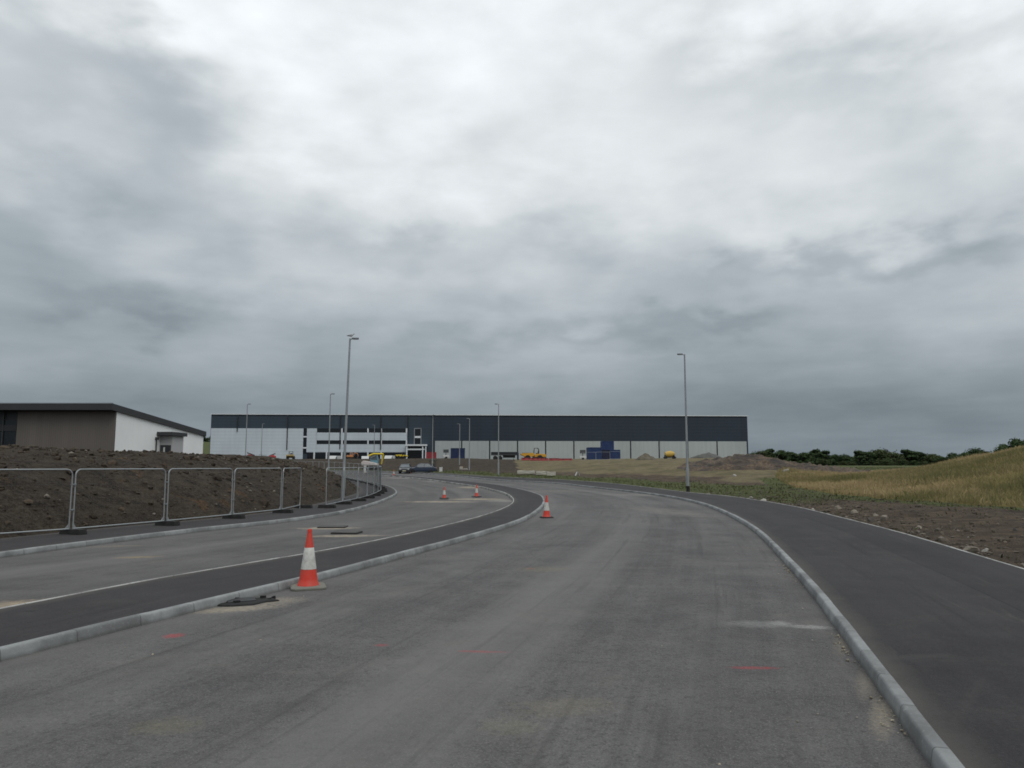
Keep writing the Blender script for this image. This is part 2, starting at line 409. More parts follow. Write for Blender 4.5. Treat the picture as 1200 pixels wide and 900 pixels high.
# ------------------------------------------------------------------ ground
def ground_material():
    m, nt, b = new_mat('ground'); g = NT(nt)
    tc = g.n('ShaderNodeTexCoord'); o = tc.outputs['Object']
    at1 = g.n('ShaderNodeVertexColor', _layer_name='reg'); s1 = g.n('ShaderNodeSeparateColor'); g.l(at1.outputs[0], s1.inputs[0])
    green, dry, tan = s1.outputs; brown = at1.outputs['Alpha']
    nb = g.noise(o, .35, 5, .6); nm = g.noise(o, 1.6, 6, .65); nf = g.noise(o, 9.0, 6, .7); nx = g.noise(o, 34, 4, .7)
    def fuzzy(w, k=.9): return g.ramp(g.math('ADD', w, g.math('MULTIPLY', g.math('SUBTRACT', nf, .5), k)), (.35, .65))
    # dark spoil with clay smears and stone flecks
    soil = g.mix(g.ramp(nm, (.35, .68)), (.017, .0129, .0092), (.076, .058, .040))
    soil = g.mix(g.ramp(nf, (.46, .60), ) , soil, g.mix(.6, soil, (.105, .088, .070)))
    clay = g.math('MULTIPLY', g.ramp(g.noise(g.scalevec(o, (1, 1, 1)), .75, 3, .5, .6), (.64, .71)), g.ramp(nf, (.35, .6)))
    soil = g.mix(g.math('MULTIPLY', clay, .68), soil, (.16, .088, .036))
    soil = g.mix(g.ramp(nb, (.45, .7, 0, .4)), soil, (.026, .021, .017))
    soil = g.mix(g.ramp(nx, (.47, .36, 0, .7)), soil, (.009, .008, .0075)); soil = g.mix(g.ramp(nx, (.60, .70, 0, .6)), soil, (.14, .12, .10))
    bsoil = g.mix(g.ramp(nm, (.33, .68)), (.046, .034, .024), (.130, .099, .071))
    bsoil = g.mix(g.ramp(nx, (.5, .8, 0, .6)), bsoil, (.16, .14, .115))
    bsoil = g.mix(g.ramp(nb, (.5, .68, 0, .55)), bsoil, (.034, .026, .02))
    c = g.mix(brown, soil, bsoil)
    tanc = g.mix(g.ramp(nm, (.3, .7)), (.12, .098, .056), (.225, .185, .115)); tanc = g.mix(g.ramp(nb, (.42, .62, 0, .65)), tanc, (.085, .08, .042))
    c = g.mix(fuzzy(tan), c, tanc)
    gr = g.mix(g.ramp(nm, (.3, .7)), (.048, .066, .020), (.10, .118, .042))
    c = g.mix(g.math('MULTIPLY', fuzzy(green, 1.3), .85), c, gr)
    dr = g.mix(g.ramp(nm, (.3, .7)), (.115, .10, .03), (.22, .17, .06)); dr = g.mix(g.ramp(nb, (.45, .65, 0, .6)), dr, (.085, .09, .03))
    c = g.mix(fuzzy(dry, .5), c, dr)
    g.l(c, b.inputs['Base Color']); b.inputs['Roughness'].default_value = .95; b.inputs['Specular IOR Level'].default_value = .15
    h = g.math('ADD', g.math('MULTIPLY', nf, .7), g.math('MULTIPLY', nx, .3))
    g.l(g.bump(h, 1.0, .2), b.inputs['Normal'])
    return m
def make_ground():
    th = np.r_[np.arange(-180, -50, 6), np.arange(-50, 50.01, .17), np.arange(56, 180, 6)]; th = np.radians(th)
    r = [2.0]
    while r[-1] < 2600: r.append(r[-1] * (1.0135 if r[-1] < 180 else 1.035))
    r = np.array(r); Tn, Rn = len(th), len(r)
    X = (r[:, None] * np.sin(th)[None]).ravel(); Y = (r[:, None] * np.cos(th)[None]).ravel()
    X = np.r_[X, 0]; Y = np.r_[Y, 0]
    z, green, dry, tan, brown, ins = ground_parts(X, Y)
    z[-1] = -.6
    i = np.arange(Rn - 1)[:, None] * Tn; j = np.arange(Tn)[None]; j2 = (j + 1) % Tn
    q = np.stack([i + j, i + Tn + j, i + Tn + j2, i + j2], -1).reshape(-1, 4)[:, ::-1]
    me = np_mesh('ground', np.c_[X, Y, z], q, True)
    # centre disc
    vcol(me, 'reg', np.c_[green, dry, tan, brown])
    o = link('ground', me, ground_material()); setp(o, kind='structure'); return o
make_ground()

# ------------------------------------------------------------------ paved sheets between two curves
def sheet(name, A, B, dzA, dzB, m, nx=6, crown=0.0, skirt=True):
    A = np.asarray(A); d = np.r_[0, np.cumsum(np.hypot(*np.diff(A, axis=0).T))]
    # partner on B, moving forward only
    j = 0; V = []; U = []
    for i, a in enumerate(A):
        D = np.hypot(*(B - a).T); w = D.copy(); w[:j] = 1e9; w[min(len(B), j + 9):] = 1e9
        j = int(w.argmin()); bpt = B[j]
        if 0 < j < len(B) - 1:      # sub-sample refine
            t = B[j + 1] - B[j - 1]; t = t / np.linalg.norm(t); s = np.clip(np.dot(a - bpt, t), -.3, .3); bpt = bpt + t * s
        W = np.linalg.norm(bpt - a)
        for k in range(nx + 1):
            f = k / nx; p = a * (1 - f) + bpt * f
            V.append((p[0], p[1], float(zr(p[0], p[1])) + dzA * (1 - f) + dzB * f + crown * math.sin(math.pi * f))); U.append((f * W, d[i]))
    n = len(A); i = np.arange(n - 1)[:, None] * (nx + 1); k = np.arange(nx)[None]
    q = np.stack([i + k, i + k + 1, i + nx + 2 + k, i + nx + 1 + k], -1).reshape(-1, 4)
    if np.mean([np.cross(np.subtract(V[f[1]], V[f[0]]), np.subtract(V[f[2]], V[f[0]]))[2] for f in q[::37]]) < 0: q = q[:, ::-1]
    me = np_mesh(name, V, q, True); uvset(me, U); o = link(name, me, m); setp(o, kind='structure'); return o

def road_material(name, lo, hi, patches=(), streak=.5, dust=.4, speck=.5, edges=None):
    m, nt, b = new_mat(name); g = NT(nt)
    tc = g.n('ShaderNodeTexCoord'); o = tc.outputs['Object']; uv = tc.outputs['UV']
    su = g.noise(g.scalevec(uv, (.8, .022, 1)), 1.0, 5, .6); su2 = g.noise(g.scalevec(uv, (5, .12, 1)), 1.0, 4, .6)
    nb = g.noise(o, .22, 5, .6, .4); nm = g.noise(o, 1.3, 6, .65); nf = g.noise(o, 16, 5, .75); nx = g.noise(o, 62, 3, .8)
    f = g.math('ADD', g.math('ADD', g.math('MULTIPLY', su, streak), g.math('MULTIPLY', su2, streak * .4)), g.math('ADD', g.math('MULTIPLY', nb, .55), g.math('MULTIPLY', nm, .45)))
    mid = (streak * 1.4 + 1.0) / 2
    c = g.mix(g.ramp(f, (mid - .17, mid + .17)), lo, hi)
    # aggregate: dark gaps and pale chips
    c = g.mix(g.ramp(nf, (.50, .36, 0, .7 * speck)), c, tuple(k * .45 for k in lo))
    c = g.mix(g.ramp(nx, (.55, .72, 0, .8 * speck)), c, tuple(min(1, k * 2.1) for k in hi))
    c = g.mix(g.ramp(nx, (.47, .32, 0, .85 * speck)), c, tuple(k * .38 for k in lo))
    # paler dusty lanes and darker wheel tracks following the road
    c = g.mix(g.ramp(g.noise(g.scalevec(uv, (.42, .012, 1)), 1.0, 3, .5, .3), (.46, .62, 0, .5)), c, tuple(k * 1.22 for k in hi))
    c = g.mix(g.ramp(su2, (.55, .70, 0, .45)), c, tuple(k * .62 for k in lo))
    if dust:
        dn = g.noise(g.scalevec(o, (1, 1, 1)), .8, 6, .7, .8)
        c = g.mix(g.math('MULTIPLY', g.ramp(dn, (.54, .78)), dust), c, (.16, .15, .125))
        dk = g.noise(g.scalevec(uv, (.9, .25, 1)), .7, 5, .6, .6)
        c = g.mix(g.ramp(dk, (.60, .76, 0, .38)), c, tuple(k * .55 for k in lo))
    if edges:
        # gritty dust drifted against the edges, a laying joint and faint roller lanes
        su_ = g.n('ShaderNodeSeparateXYZ'); g.l(uv, su_.inputs[0]); q = su_.outputs[0]; wob = g.math('MULTIPLY', g.math('SUBTRACT', nm, .5), .5)
        dmin = g.math('MINIMUM', q, g.math('ABSOLUTE', g.math('SUBTRACT', edges[0], q)))
        c = g.mix(g.math('MULTIPLY', g.ramp(g.math('ADD', dmin, wob), (.26, -.02)), .5), c, (.105, .098, .085))
        jt_ = g.math('ABSOLUTE', g.math('SUBTRACT', g.math('ADD', q, g.math('MULTIPLY', wob, .06)), edges[1]))
        c = g.mix(g.ramp(jt_, (.022, .006, 0, .6)), c, (.014, .014, .014))
        lane = g.math('GREATER_THAN', q, edges[1]); c = g.mix(g.math('MULTIPLY', lane, .22), c, tuple(k * .6 for k in lo))
        c = g.mix(g.ramp(g.noise(g.scalevec(uv, (3.5, .35, 1)), 1.0, 6, .7, .8), (.60, .74, 0, .35)), c, (.115, .11, .10))
    sp = g.n('ShaderNodeSeparateXYZ'); g.l(o, sp.inputs[0])
    for (x, y, rx, ry, ang, col, k, gs) in patches:
        ux = g.math('SUBTRACT', sp.outputs[0], x); uy = g.math('SUBTRACT', sp.outputs[1], y); ca, sa = math.cos(ang), math.sin(ang)
        a = g.math('DIVIDE', g.math('ADD', g.math('MULTIPLY', ux, ca), g.math('MULTIPLY', uy, sa)), rx)
        e = g.math('DIVIDE', g.math('SUBTRACT', g.math('MULTIPLY', uy, ca), g.math('MULTIPLY', ux, sa)), ry)
        q = g.math('ADD', g.math('MULTIPLY', a, a), g.math('MULTIPLY', e, e))
        nn = g.noise(o, gs, 6, .8)
        w = g.ramp(g.math('ADD', q, g.math('MULTIPLY', g.math('SUBTRACT', nn, .5), 5.0)), (1.3, -.5, 0, k))
        c = g.mix(w, c, col)
    g.l(c, b.inputs['Base Color']); b.inputs['Roughness'].default_value = .9; b.inputs['Specular IOR Level'].default_value = .2
    g.l(g.bump(g.math('ADD', g.math('MULTIPLY', nf, .4), g.math('MULTIPLY', nx, .6)), .55, .012), b.inputs['Normal'])
    return m
RED = (.42, .035, .045); SAND = (.36, .31, .23); WHITE = (.5, .5, .48)
def pp(u, v, rx, ry, ang, col, k, gs=6): x, y = px(u, v); return (x, y, rx, ry, ang, col, k, gs)
main_patches = [pp(884, 784, .24, .055, .0, RED, .5, 16), pp(203, 746, .13, .13, .2, RED, .6, 16), pp(447, 759, .09, .07, 0, RED, .4, 9), pp(566, 767, .28, .05, -.1, RED, .45, 9), pp(622, 668, .1, .1, 0, RED, .3, 9),
                pp(950, 735, .26, .13, -.12, WHITE, .42, 19), pp(915, 731, .16, .16, 0, WHITE, .25, 19), pp(890, 732, .4, .22, 0, WHITE, .22, 15),
                pp(275, 714, .65, .26, .35, SAND, .7, 13), pp(318, 705, .5, .35, .3, SAND, .5, 13), pp(1034, 838, .6, .10, 1.1, SAND, .45, 22), pp(1016, 800, .6, .10, 1.1, SAND, .3, 22), pp(990, 750, .8, .11, 1.1, SAND, .3, 22),
                pp(635, 669, .5, .4, 0, (.2, .18, .12), .4, 12), pp(660, 832, .5, .25, .2, (.2, .18, .12), .3, 12), pp(597, 855, .25, .2, 0, (.2, .19, .12), .3, 14), pp(195, 855, .3, .2, 0, (.22, .2, .12), .3, 14),
                pp(785, 600, 1.2, 4, .2, (.2, .19, .17), .6, 1.5), pp(760, 580, 3, 2, .2, (.22, .21, .19), .6, 1.5), pp(650, 576, 3, 2.5, .2, (.2, .19, .17), .5, 1.5)]
left_patches = [pp(385, 619, 1.0, .45, .1, SAND, .9, 4), pp(404, 628, 1.1, .35, .1, SAND, .9, 4), pp(160, 653, .5, .2, .3, (.26, .2, .11), .8, 5), pp(20, 708, 1.0, .35, .4, (.36, .29, .2), .85, 5), pp(140, 640, .7, .2, .3, (.2, .17, .12), .6, 5),
                pp(515, 588, 2.2, 1.0, 0, SAND, .8, 2), pp(560, 585, 1.9, 1.3, 0, SAND, .8, 2), pp(590, 587, 1.2, 1.5, 0, (.25, .24, .22), .8, 2), pp(555, 571, 1.5, 2.5, 0, SAND, .7, 2), pp(520, 564, 2, 3, .3, (.27, .26, .24), .7, 1), pp(480, 560, 3, 4, .3, (.27, .26, .24), .6, 1), pp(450, 610, 1.8, .3, .2, (.07, .07, .07), .5, 3)]
M_MAIN = road_material('main_road', (.070, .0672, .0678), (.136, .1312, .1302), main_patches, .55, .42, .62)
M_LEFT = road_material('side_road', (.071, .068, .0685), (.126, .121, .1195), left_patches, .6, .35, .6)
M_FOOT = road_material('footway', (.031, .029, .031), (.048, .0455, .047), [pp(35, 727, .1, .05, 0, (.01, .01, .01), .9, 8)], .35, .12, .45, (2.5, 9.0))
M_FOOTR = road_material('wide_footway', (.030, .0285, .0305), (.051, .0485, .050), [(px(1135, 820, .12)[0], px(1135, 820, .12)[1], .9, .05, .9, (.11, .10, .095), .12, 12), (px(1060, 770, .12)[0], px(1060, 770, .12)[1], .5, .1, .2, (.1, .095, .09), .2, 8)], .4, .14, .4, (4.4, 2.3))
KW = .125
sheet('main_road', KERB_R, ISL_O, 0, 0, M_MAIN, 8, .03)
sheet('side_road', ISL_I, KERB_L, 0, 0, M_LEFT, 6)
sheet('island_footway', offset(ISL_I, .042), offset(ISL_O, -KW + .012), .118, .118, M_FOOT, 3)
sheet('wide_footway', offset(KERB_R, KW - .012), offset(EDGE_R, -.035), .118, .125, M_FOOTR, 4)
sheet('fenced_footway', offset(KERB_L, -KW + .012), FOOT_L, .118, .125, M_FOOT, 3)

def kerb_material(name, base, unit=.915):
    m, nt, b = new_mat(name); g = NT(nt)
    tc = g.n('ShaderNodeTexCoord'); o = tc.outputs['Object']; uv = tc.outputs['UV']
    sp = g.n('ShaderNodeSeparateXYZ'); g.l(uv, sp.inputs[0])
    t = g.math('DIVIDE', sp.outputs[1], unit); fl = g.math('FLOOR', t); fr = g.math('FRACT', t)
    wn = g.n('ShaderNodeTexWhiteNoise', _noise_dimensions='1D'); g.l(fl, wn.inputs['W'])
    n1 = g.noise(o, 3, 5, .65); n2 = g.noise(o, 30, 4, .7); n3 = g.noise(o, 1.1, 4, .6)
    c = g.mix(g.ramp(n1, (.3, .7)), tuple(k * .78 for k in base), tuple(k * 1.2 for k in base))
    c = g.mix(g.ramp(wn.outputs['Value'], (.25, 1.0, 0, .6)), c, tuple(k * .55 for k in base))
    c = g.mix(g.ramp(n3, (.47, .62, 0, .6)), c, (.10, .10, .10))
    c = g.mix(g.ramp(n2, (.55, .8, 0, .5)), c, tuple(min(1, k * 1.5) for k in base))
    # grime low down on the face, pale top
    low = g.math('MULTIPLY', g.ramp(g.math('ADD', sp.outputs[0], g.math('MULTIPLY', n1, .05)), (.075, .03)), .6)
    c = g.mix(low, c, (.075, .072, .068))
    jt = g.math('MINIMUM', fr, g.math('SUBTRACT', 1.0, fr)); j = g.ramp(jt, (.012, .004))
    c = g.mix(g.math('MULTIPLY', j, .5), c, (.05, .05, .05))
    g.l(c, b.inputs['Base Color']); b.inputs['Roughness'].default_value = .85; b.inputs['Specular IOR Level'].default_value = .3
    hh = g.math('SUBTRACT', g.math('MULTIPLY', n2, .3), g.math('MULTIPLY', j, 1.0))
    g.l(g.bump(hh, .6, .008), b.inputs['Normal'])
    return m
def kerb(name, C, side, h, w, m, z0=0.0, batter=.02, jitter=.004):
    """kerb stones along C; side = direction (+1 right of travel) in which the stone lies from its road face"""
    n = normals(C) * side; d = np.r_[0, np.cumsum(np.hypot(*np.diff(C, axis=0).T))]
    prof = [(0, -.12, -.12), (0.0, 0, 0), (batter * .6, h * .55, h * .55), (batter * .9, h - .022, h - .02), (batter + .008, h - .006, h), (batter + .022, h, h + .02), (w - .008, h, h + w - .02), (w, h - .006, h + w), (w, -.1, h + w + .1)]
    V = []; U = []
    unit = np.floor(d / .915); jr = np.random.default_rng(5).normal(0, jitter, int(unit.max()) + 3); jz = np.random.default_rng(6).normal(0, jitter * .6, int(unit.max()) + 3)
    for i, p in enumerate(C):
        u = int(unit[i]); zb = float(zr(*p)) + z0
        for (a, zz_, t) in prof:
            V.append((p[0] + n[i, 0] * (a + jr[u]), p[1] + n[i, 1] * (a + jr[u]), zb + zz_ + jz[u])); U.append((t, d[i]))
    k = len(prof); i = np.arange(len(C) - 1)[:, None] * k; j = np.arange(k - 1)[None]
    q = np.stack([i + j, i + j + 1, i + k + j + 1, i + k + j], -1).reshape(-1, 4)
    if side < 0: q = q[:, ::-1]
    me = np_mesh(name, V, q, True); uvset(me, U); o = link(name, me, m); setp(o, kind='structure')
    try: me.set_sharp_from_angle(angle=R(35))
    except Exception: pass
    return o
def dense(c, st=.22):
    d = np.r_[0, np.cumsum(np.hypot(*np.diff(c, axis=0).T))]; s = np.linspace(0, d[-1], int(d[-1] / st)); return np.c_[np.interp(s, d, c[:, 0]), np.interp(s, d, c[:, 1])]
M_KERB = kerb_material('kerb_concrete', (.245, .256, .258)); M_EDGE = kerb_material('edging_concrete', (.40, .40, .385))
kerb('kerb', dense(KERB_R), 1, .125, KW, M_KERB)
kerb('island_kerb', dense(ISL_O), -1, .125, KW, M_KERB)
kerb('side_road_kerb', dense(KERB_L), -1, .125, KW, M_KERB)
kerb('island_edging', dense(ISL_I), 1, .132, .055, M_EDGE, batter=.004, jitter=.003)
kerb('footway_edging', dense(offset(EDGE_R, -.05)), 1, .138, .05, M_EDGE, batter=.002, jitter=.004)
# pale dropped section in the far footway
x_, y_ = px(632, 564.6, .125)
# ------------------------------------------------------------------ materials for things
GALV = mat('galvanised_steel', (.33, .35, .36), .45, .55, .2, 4, dirt=.15)
GALVD = mat('dull_galvanised', (.23, .25, .265), .5, .4, .2, 4)
WIRE = mat('galvanised_wire', (.10, .105, .11), .6, .3, .15, 6)
RUBBER = mat('black_rubber', (.012, .012, .0125), .85, 0, .35, 6, .4, dirt=.12)
TYRE = mat('tyre_rubber', (.02, .02, .02), .9, 0, .3, 8, .3)
DGLASS = mat('dark_glazing', (.010, .012, .015), .12, 0, .3, .6, spec=.5)
STEELD = mat('dark_steel', (.05, .052, .055), .55, .2, .3, 5, dirt=.2)
WHITEP = mat('white_paint', (.55, .56, .55), .5, 0, .12, 2, dirt=.2)
YEL = mat('yellow_paint', (.58, .30, .02), .45, 0, .2, 2, dirt=.25)
LYEL = mat('lemon_paint', (.60, .45, .02), .5, 0, .2, 2, dirt=.15)
PYEL = mat('faded_yellow_paint', (.62, .47, .20), .5, 0, .2, 2, dirt=.2)
REDP = mat('red_paint', (.42, .04, .045), .5, 0, .2, 2, dirt=.2)
ORP = mat('orange_paint', (.48, .20, .07), .5, 0, .2, 2, dirt=.25)
BLUEP = mat('blue_container_paint', (.014, .036, .115), .55, 0, .25, 1.2, dirt=.12)
BLUED = mat('dark_blue_paint', (.012, .016, .05), .55, 0, .25, 1.2, dirt=.1)
CONC = mat('pale_concrete', (.42, .40, .35), .9, 0, .25, 4, .4, dirt=.25)

# ------------------------------------------------------------------ warehouse
def clad_mat(name, col, rib, axis='Z', amt=.25, panel=None):
    m, nt, b = new_mat(name); g = NT(nt); tc = g.n('ShaderNodeTexCoord'); o = tc.outputs['Object']
    sp = g.n('ShaderNodeSeparateXYZ'); g.l(o, sp.inputs[0]); q = sp.outputs['XYZ'.index(axis)]
    fr = g.math('FRACT', g.math('DIVIDE', q, rib)); tri = g.math('ABSOLUTE', g.math('SUBTRACT', fr, .5))
    n1 = g.noise(o, .08, 4, .5); n2 = g.noise(g.scalevec(o, (1.2, 1, .12)), 1.0, 4, .6)
    f = g.math('ADD', g.math('MULTIPLY', n1, .6), g.math('MULTIPLY', n2, .4))
    c = g.mix(g.ramp(f, (.3, .7)), tuple(k * .88 for k in col), tuple(k * 1.1 for k in col))
    c = g.mix(g.ramp(tri, (.36, .5, 0, amt)), c, tuple(k * .45 for k in col))
    if panel:
        fx = g.math('FRACT', g.math('DIVIDE', sp.outputs[0], panel)); c = g.mix(g.ramp(g.math('ABSOLUTE', g.math('SUBTRACT', fx, .5)), (.488, .496, 0, .5)), c, tuple(k * .4 for k in col))
        bn = g.n('ShaderNodeTexWhiteNoise', _noise_dimensions='1D'); g.l(g.math('FLOOR', g.math('DIVIDE', sp.outputs[0], panel)), bn.inputs['W']); c = g.mix(g.math('MULTIPLY', bn.outputs['Value'], .16), c, tuple(k * 1.7 for k in col))
    g.l(c, b.inputs['Base Color']); b.inputs['Roughness'].default_value = .5; b.inputs['Specular IOR Level'].default_value = .35
    g.l(g.bump(tri, .4, .05), b.inputs['Normal']); return m
M_DARK = clad_mat('dark_cladding', (.021, .032, .047), 1.05, 'Z', .3, 4.55); M_DARKL = clad_mat('slate_cladding', (.033, .049, .066), 1.05, 'Z', .25, 6.2)
M_LIGHT = clad_mat('silver_cladding', (.49, .55, .59), 1.05, 'Z', .22); M_PANEL = clad_mat('pale_grey_cladding', (.36, .395, .39), 1.4, 'X', .12)
M_TRIM = mat('pale_trim', (.62, .65, .67), .5, 0, .1, .2); M_REVEAL = mat('dark_column', (.022, .026, .032), .6, 0, .2, .3)
M_ROOF = mat('grey_roof', (.22, .23, .24), .6, 0, .15, .3)
WA = Vector((*[at(245.3, 540, 238)[0]], 238.0)); WB = Vector((at(877.3, 540, 247)[0], 247.0)); WDIR = (WB - WA).normalized(); WLEN = (WB - WA).length; WZ = 3.55
wrot = math.atan2(WDIR.y, WDIR.x)
def fac(u, v):
    xi = (u - 600) / F; a = (450 - v) / F; k = CT - a * ST; sx = xi / k
    # (WA + s*WDIR): x = sx*y
    s_ = (sx * WA.y - WA.x) / (WDIR.x - sx * WDIR.y); y = WA.y + s_ * WDIR.y
    return s_, CAMH + y * (ST + a * CT) / k - WZ
ware = empty('warehouse', (WA.x, WA.y, WZ), wrot, 'very long dark clad warehouse with pale panels along its base and ribbon windows', 'warehouse')
H = fac(560, 487)[1]; DEP = 70
sL = fac(509, 520)[0]
# main shell
MB().span((sL, 0, -.6), (WLEN, DEP, H)).build('wall', M_DARK, ware)
MB().span((0, .02, -.6), (sL, DEP, H + .05)).build('wall', M_DARKL, ware)
rf = MB(); rf.prism([(-.3, H + .06), (WLEN + .3, H + .06), (WLEN + .3, H + .3), (-.3, H + .3)], -.35, .25); rf.build('parapet_trim', M_TRIM, ware)
rr = MB(); rr.v = [(0, .2, H + .07), (WLEN, .2, H + .07), (WLEN, DEP / 2, H + 2.2), (0, DEP / 2, H + 2.2), (0, DEP, H + .07), (WLEN, DEP, H + .07)]; rr.f = [(0, 1, 2, 3), (3, 2, 5, 4), (0, 3, 4), (1, 5, 2)]
rr.build('roof', M_ROOF, ware)
zl = fac(300, 502)[1]
def panel(u0, v0, u1, v1, m, name='cladding_panel', y0=-.14, y1=.0, zb=None):
    s0, z1 = fac(u0, v0); s1, z0 = fac(u1, v1)
    z1b = fac((u0 + u1) / 2, v0)[1]; z0b = fac((u0 + u1) / 2, v1)[1] if zb is None else zb
    return MB().span((s0, y0, z0b), (s1, y1, z1b)).build(name, m, ware)
panel(247.5, 502, 354.6, 540, M_LIGHT, zb=-.55)
panel(360, 502, 370.8, 530, M_LIGHT)
panel(370.8, 507, 478, 516, M_LIGHT); panel(370.8, 520.6, 478, 530, M_LIGHT)
for (v0, v1) in ((502, 511), (512.6, 524), (525.6, 531.5)):
    panel(354.9, v0, 359.7, v1, DGLASS, 'stair_window', -.05)
for v0, v1 in ((511, 512.6), (524, 525.6)): panel(354.9, v0, 359.7, v1, M_TRIM, 'spandrel', -.11)
# ribbon windows in two storeys and the recessed ground floor
for v0, v1 in ((502, 507), (516, 520.6)):
    for u0, u1 in ((371, 400), (401.6, 430.6), (432, 446), (447.6, 475.6)):
        panel(u0, v0 + .02, u1, v1 - .02, DGLASS, 'ribbon_window', -.04)
    for u0, u1 in ((400, 401.6), (430.6, 432), (446, 447.6), (475.6, 478)):
        panel(u0, v0, u1, v1, M_TRIM, 'mullion', -.16)
panel(360, 530.1, 478, 540, DGLASS, 'ground_floor_glazing', -.03, zb=-.5)
for u in (368.5, 383, 400.8, 431.3, 446.8, 477): panel(u - .7, 530, u + .7, 540, M_TRIM, 'column', -.6, -.3, zb=-.5)
for v0, v1 in ((502.6, 511), (513.2, 520.8)): panel(486, v0, 493, v1, DGLASS, 'stair_window', -.08)
panel(485.6, 511, 493.4, 513.2, M_TRIM, 'spandrel', -.1)
for u0, u1, v0, v1 in ((485.2, 485.95, 501.8, 520.8), (493.05, 493.8, 501.8, 520.8), (485.2, 493.8, 501.6, 502.5)): panel(u0, v0, u1, v1, GALVD, 'window_frame', -.12)
# entrance canopy
panel(476, 521, 501, 522.8, M_TRIM, 'entrance_canopy', -3.2, -.1); panel(477, 526, 498, 527.6, M_TRIM, 'entrance_rail', -2.8, -2.5)
for u in (477.5, 496, 499.6): panel(u - .5, 522.8, u + .5, 540, M_TRIM, 'canopy_post', -3.0, -2.7, zb=-.5)
panel(478.6, 523.2, 495, 540, DGLASS, 'entrance_glazing', -.07, zb=-.5)
# pale bays of the loading side
cols = [509, 541, 573.8, 606.5, 639.4, 672.5, 705.6, 739, 772.4, 806, 840.4, 875.8]
ztop_bay = fac(690, 517)[1]
for u0, u1 in zip(cols[:-1], cols[1:]):
    s0 = fac(u0, 530)[0] + .22; s1 = fac(u1, 530)[0] - .22
    MB().span((s0, -.16, -.5), (s1, -.0, ztop_bay)).build('wall_panel', M_PANEL, ware)
for u in cols[1:-1]:
    s0 = fac(u, 530)[0]; MB().span((s0 - .15, -.10, -.5), (s0 + .15, -.001, ztop_bay)).build('column', M_REVEAL, ware)
for u, v0, v1 in ((279, 487.2, 506), (337.6, 487.2, 527), (399.4, 487.2, 526), (446.8, 487.2, 527), (478.4, 487.2, 521), (507.6, 487.2, 536)):
    s0, z1 = fac(u, v0); z0 = fac(u, v1)[1]; MB().tube([(s0, -.32, z0), (s0, -.32, min(z1, H - .1))], .16, 8).build('downpipe', M_REVEAL, ware)

# ------------------------------------------------------------------ single storey building behind the spoil mound
M_TIMBER = clad_mat('grey_timber_cladding', (.118, .104, .092), .22, 'X', .5, .66)
M_RENDER = mat('white_render', (.84, .85, .84), .8, 0, .05, .4)
M_FASCIA = mat('dark_fascia', (.030, .031, .034), .5, 0, .15, .5); M_FLASH = mat('pale_flashing', (.20, .215, .23), .35, .4, .1, 1)
LB = empty('single_storey_building', (-40.0, 75.0, 2.0), 0, 'low building with timber front, white side wall and sloping roof behind the spoil mound', 'building')
zt0, zt1 = 5.55, 3.95      # wall height at front and at rear
def wedge(x0, x1, y0, y1, zb, za, zc):   # wall whose top falls from za (y0) to zc (y1)
    b_ = MB(); b_.add([(x0, y0, zb), (x1, y0, zb), (x1, y1, zb), (x0, y1, zb), (x0, y0, za), (x1, y0, za), (x1, y1, zc), (x0, y1, zc)], [(0, 3, 2, 1), (4, 5, 6, 7), (0, 1, 5, 4), (1, 2, 6, 5), (2, 3, 7, 6), (3, 0, 4, 7)]); return b_
wedge(-.3, 0, .02, 21.4, -.5, zt0, zt1).build('white_wall', M_RENDER, LB)
wedge(-9.9, -.02, -.16, 0, -.5, zt0, zt0).build('timber_wall', M_TIMBER, LB)
wedge(-26, -.32, .05, 21.3, -.5, zt0 - .02, zt1 - .02).build('core_wall', M_FASCIA, LB)
b_ = MB(); b_.span((-26, -.08, -.5), (-9.95, .04, 4.6)); b_.build('dark_glazing', DGLASS, LB)
for x in (-11.3, -13.8, -16.5, -19.5): MB().span((x - .06, -.2, -.5), (x + .06, -.085, zt0)).build('glazing_bar', M_FASCIA, LB)
MB().span((-26, -.17, 3.5), (-9.95, -.09, 4.1)).build('glazing_rail', mat('grey_rail', (.02, .021, .024), .5), LB)
MB().span((-10.9, -.26, 1.55), (-10.6, -.21, 1.95)).build('notice', WHITEP, LB)
fz = lambda y: zt0 + (zt1 - zt0) * y / 21.4
ro = MB(); y0, y1 = -1.3, 21.75
ro.add([(-28, y0, fz(y0) - .1), (.22, y0, fz(y0) - .1), (.22, y1, fz(y1) - .1), (-28, y1, fz(y1) - .1), (-28, y0, fz(y0) + .55), (.22, y0, fz(y0) + .55), (.22, y1, fz(y1) + .5), (-28, y1, fz(y1) + .42)], [(0, 3, 2, 1), (4, 5, 6, 7), (0, 1, 5, 4), (1, 2, 6, 5), (2, 3, 7, 6), (3, 0, 4, 7)])
ro.build('roof', M_FASCIA, LB)
MB().span((-28, y0 - .03, fz(y0) + .50), (.23, y0 + .12, fz(y0) + .60)).build('roof_flashing', M_FLASH, LB)
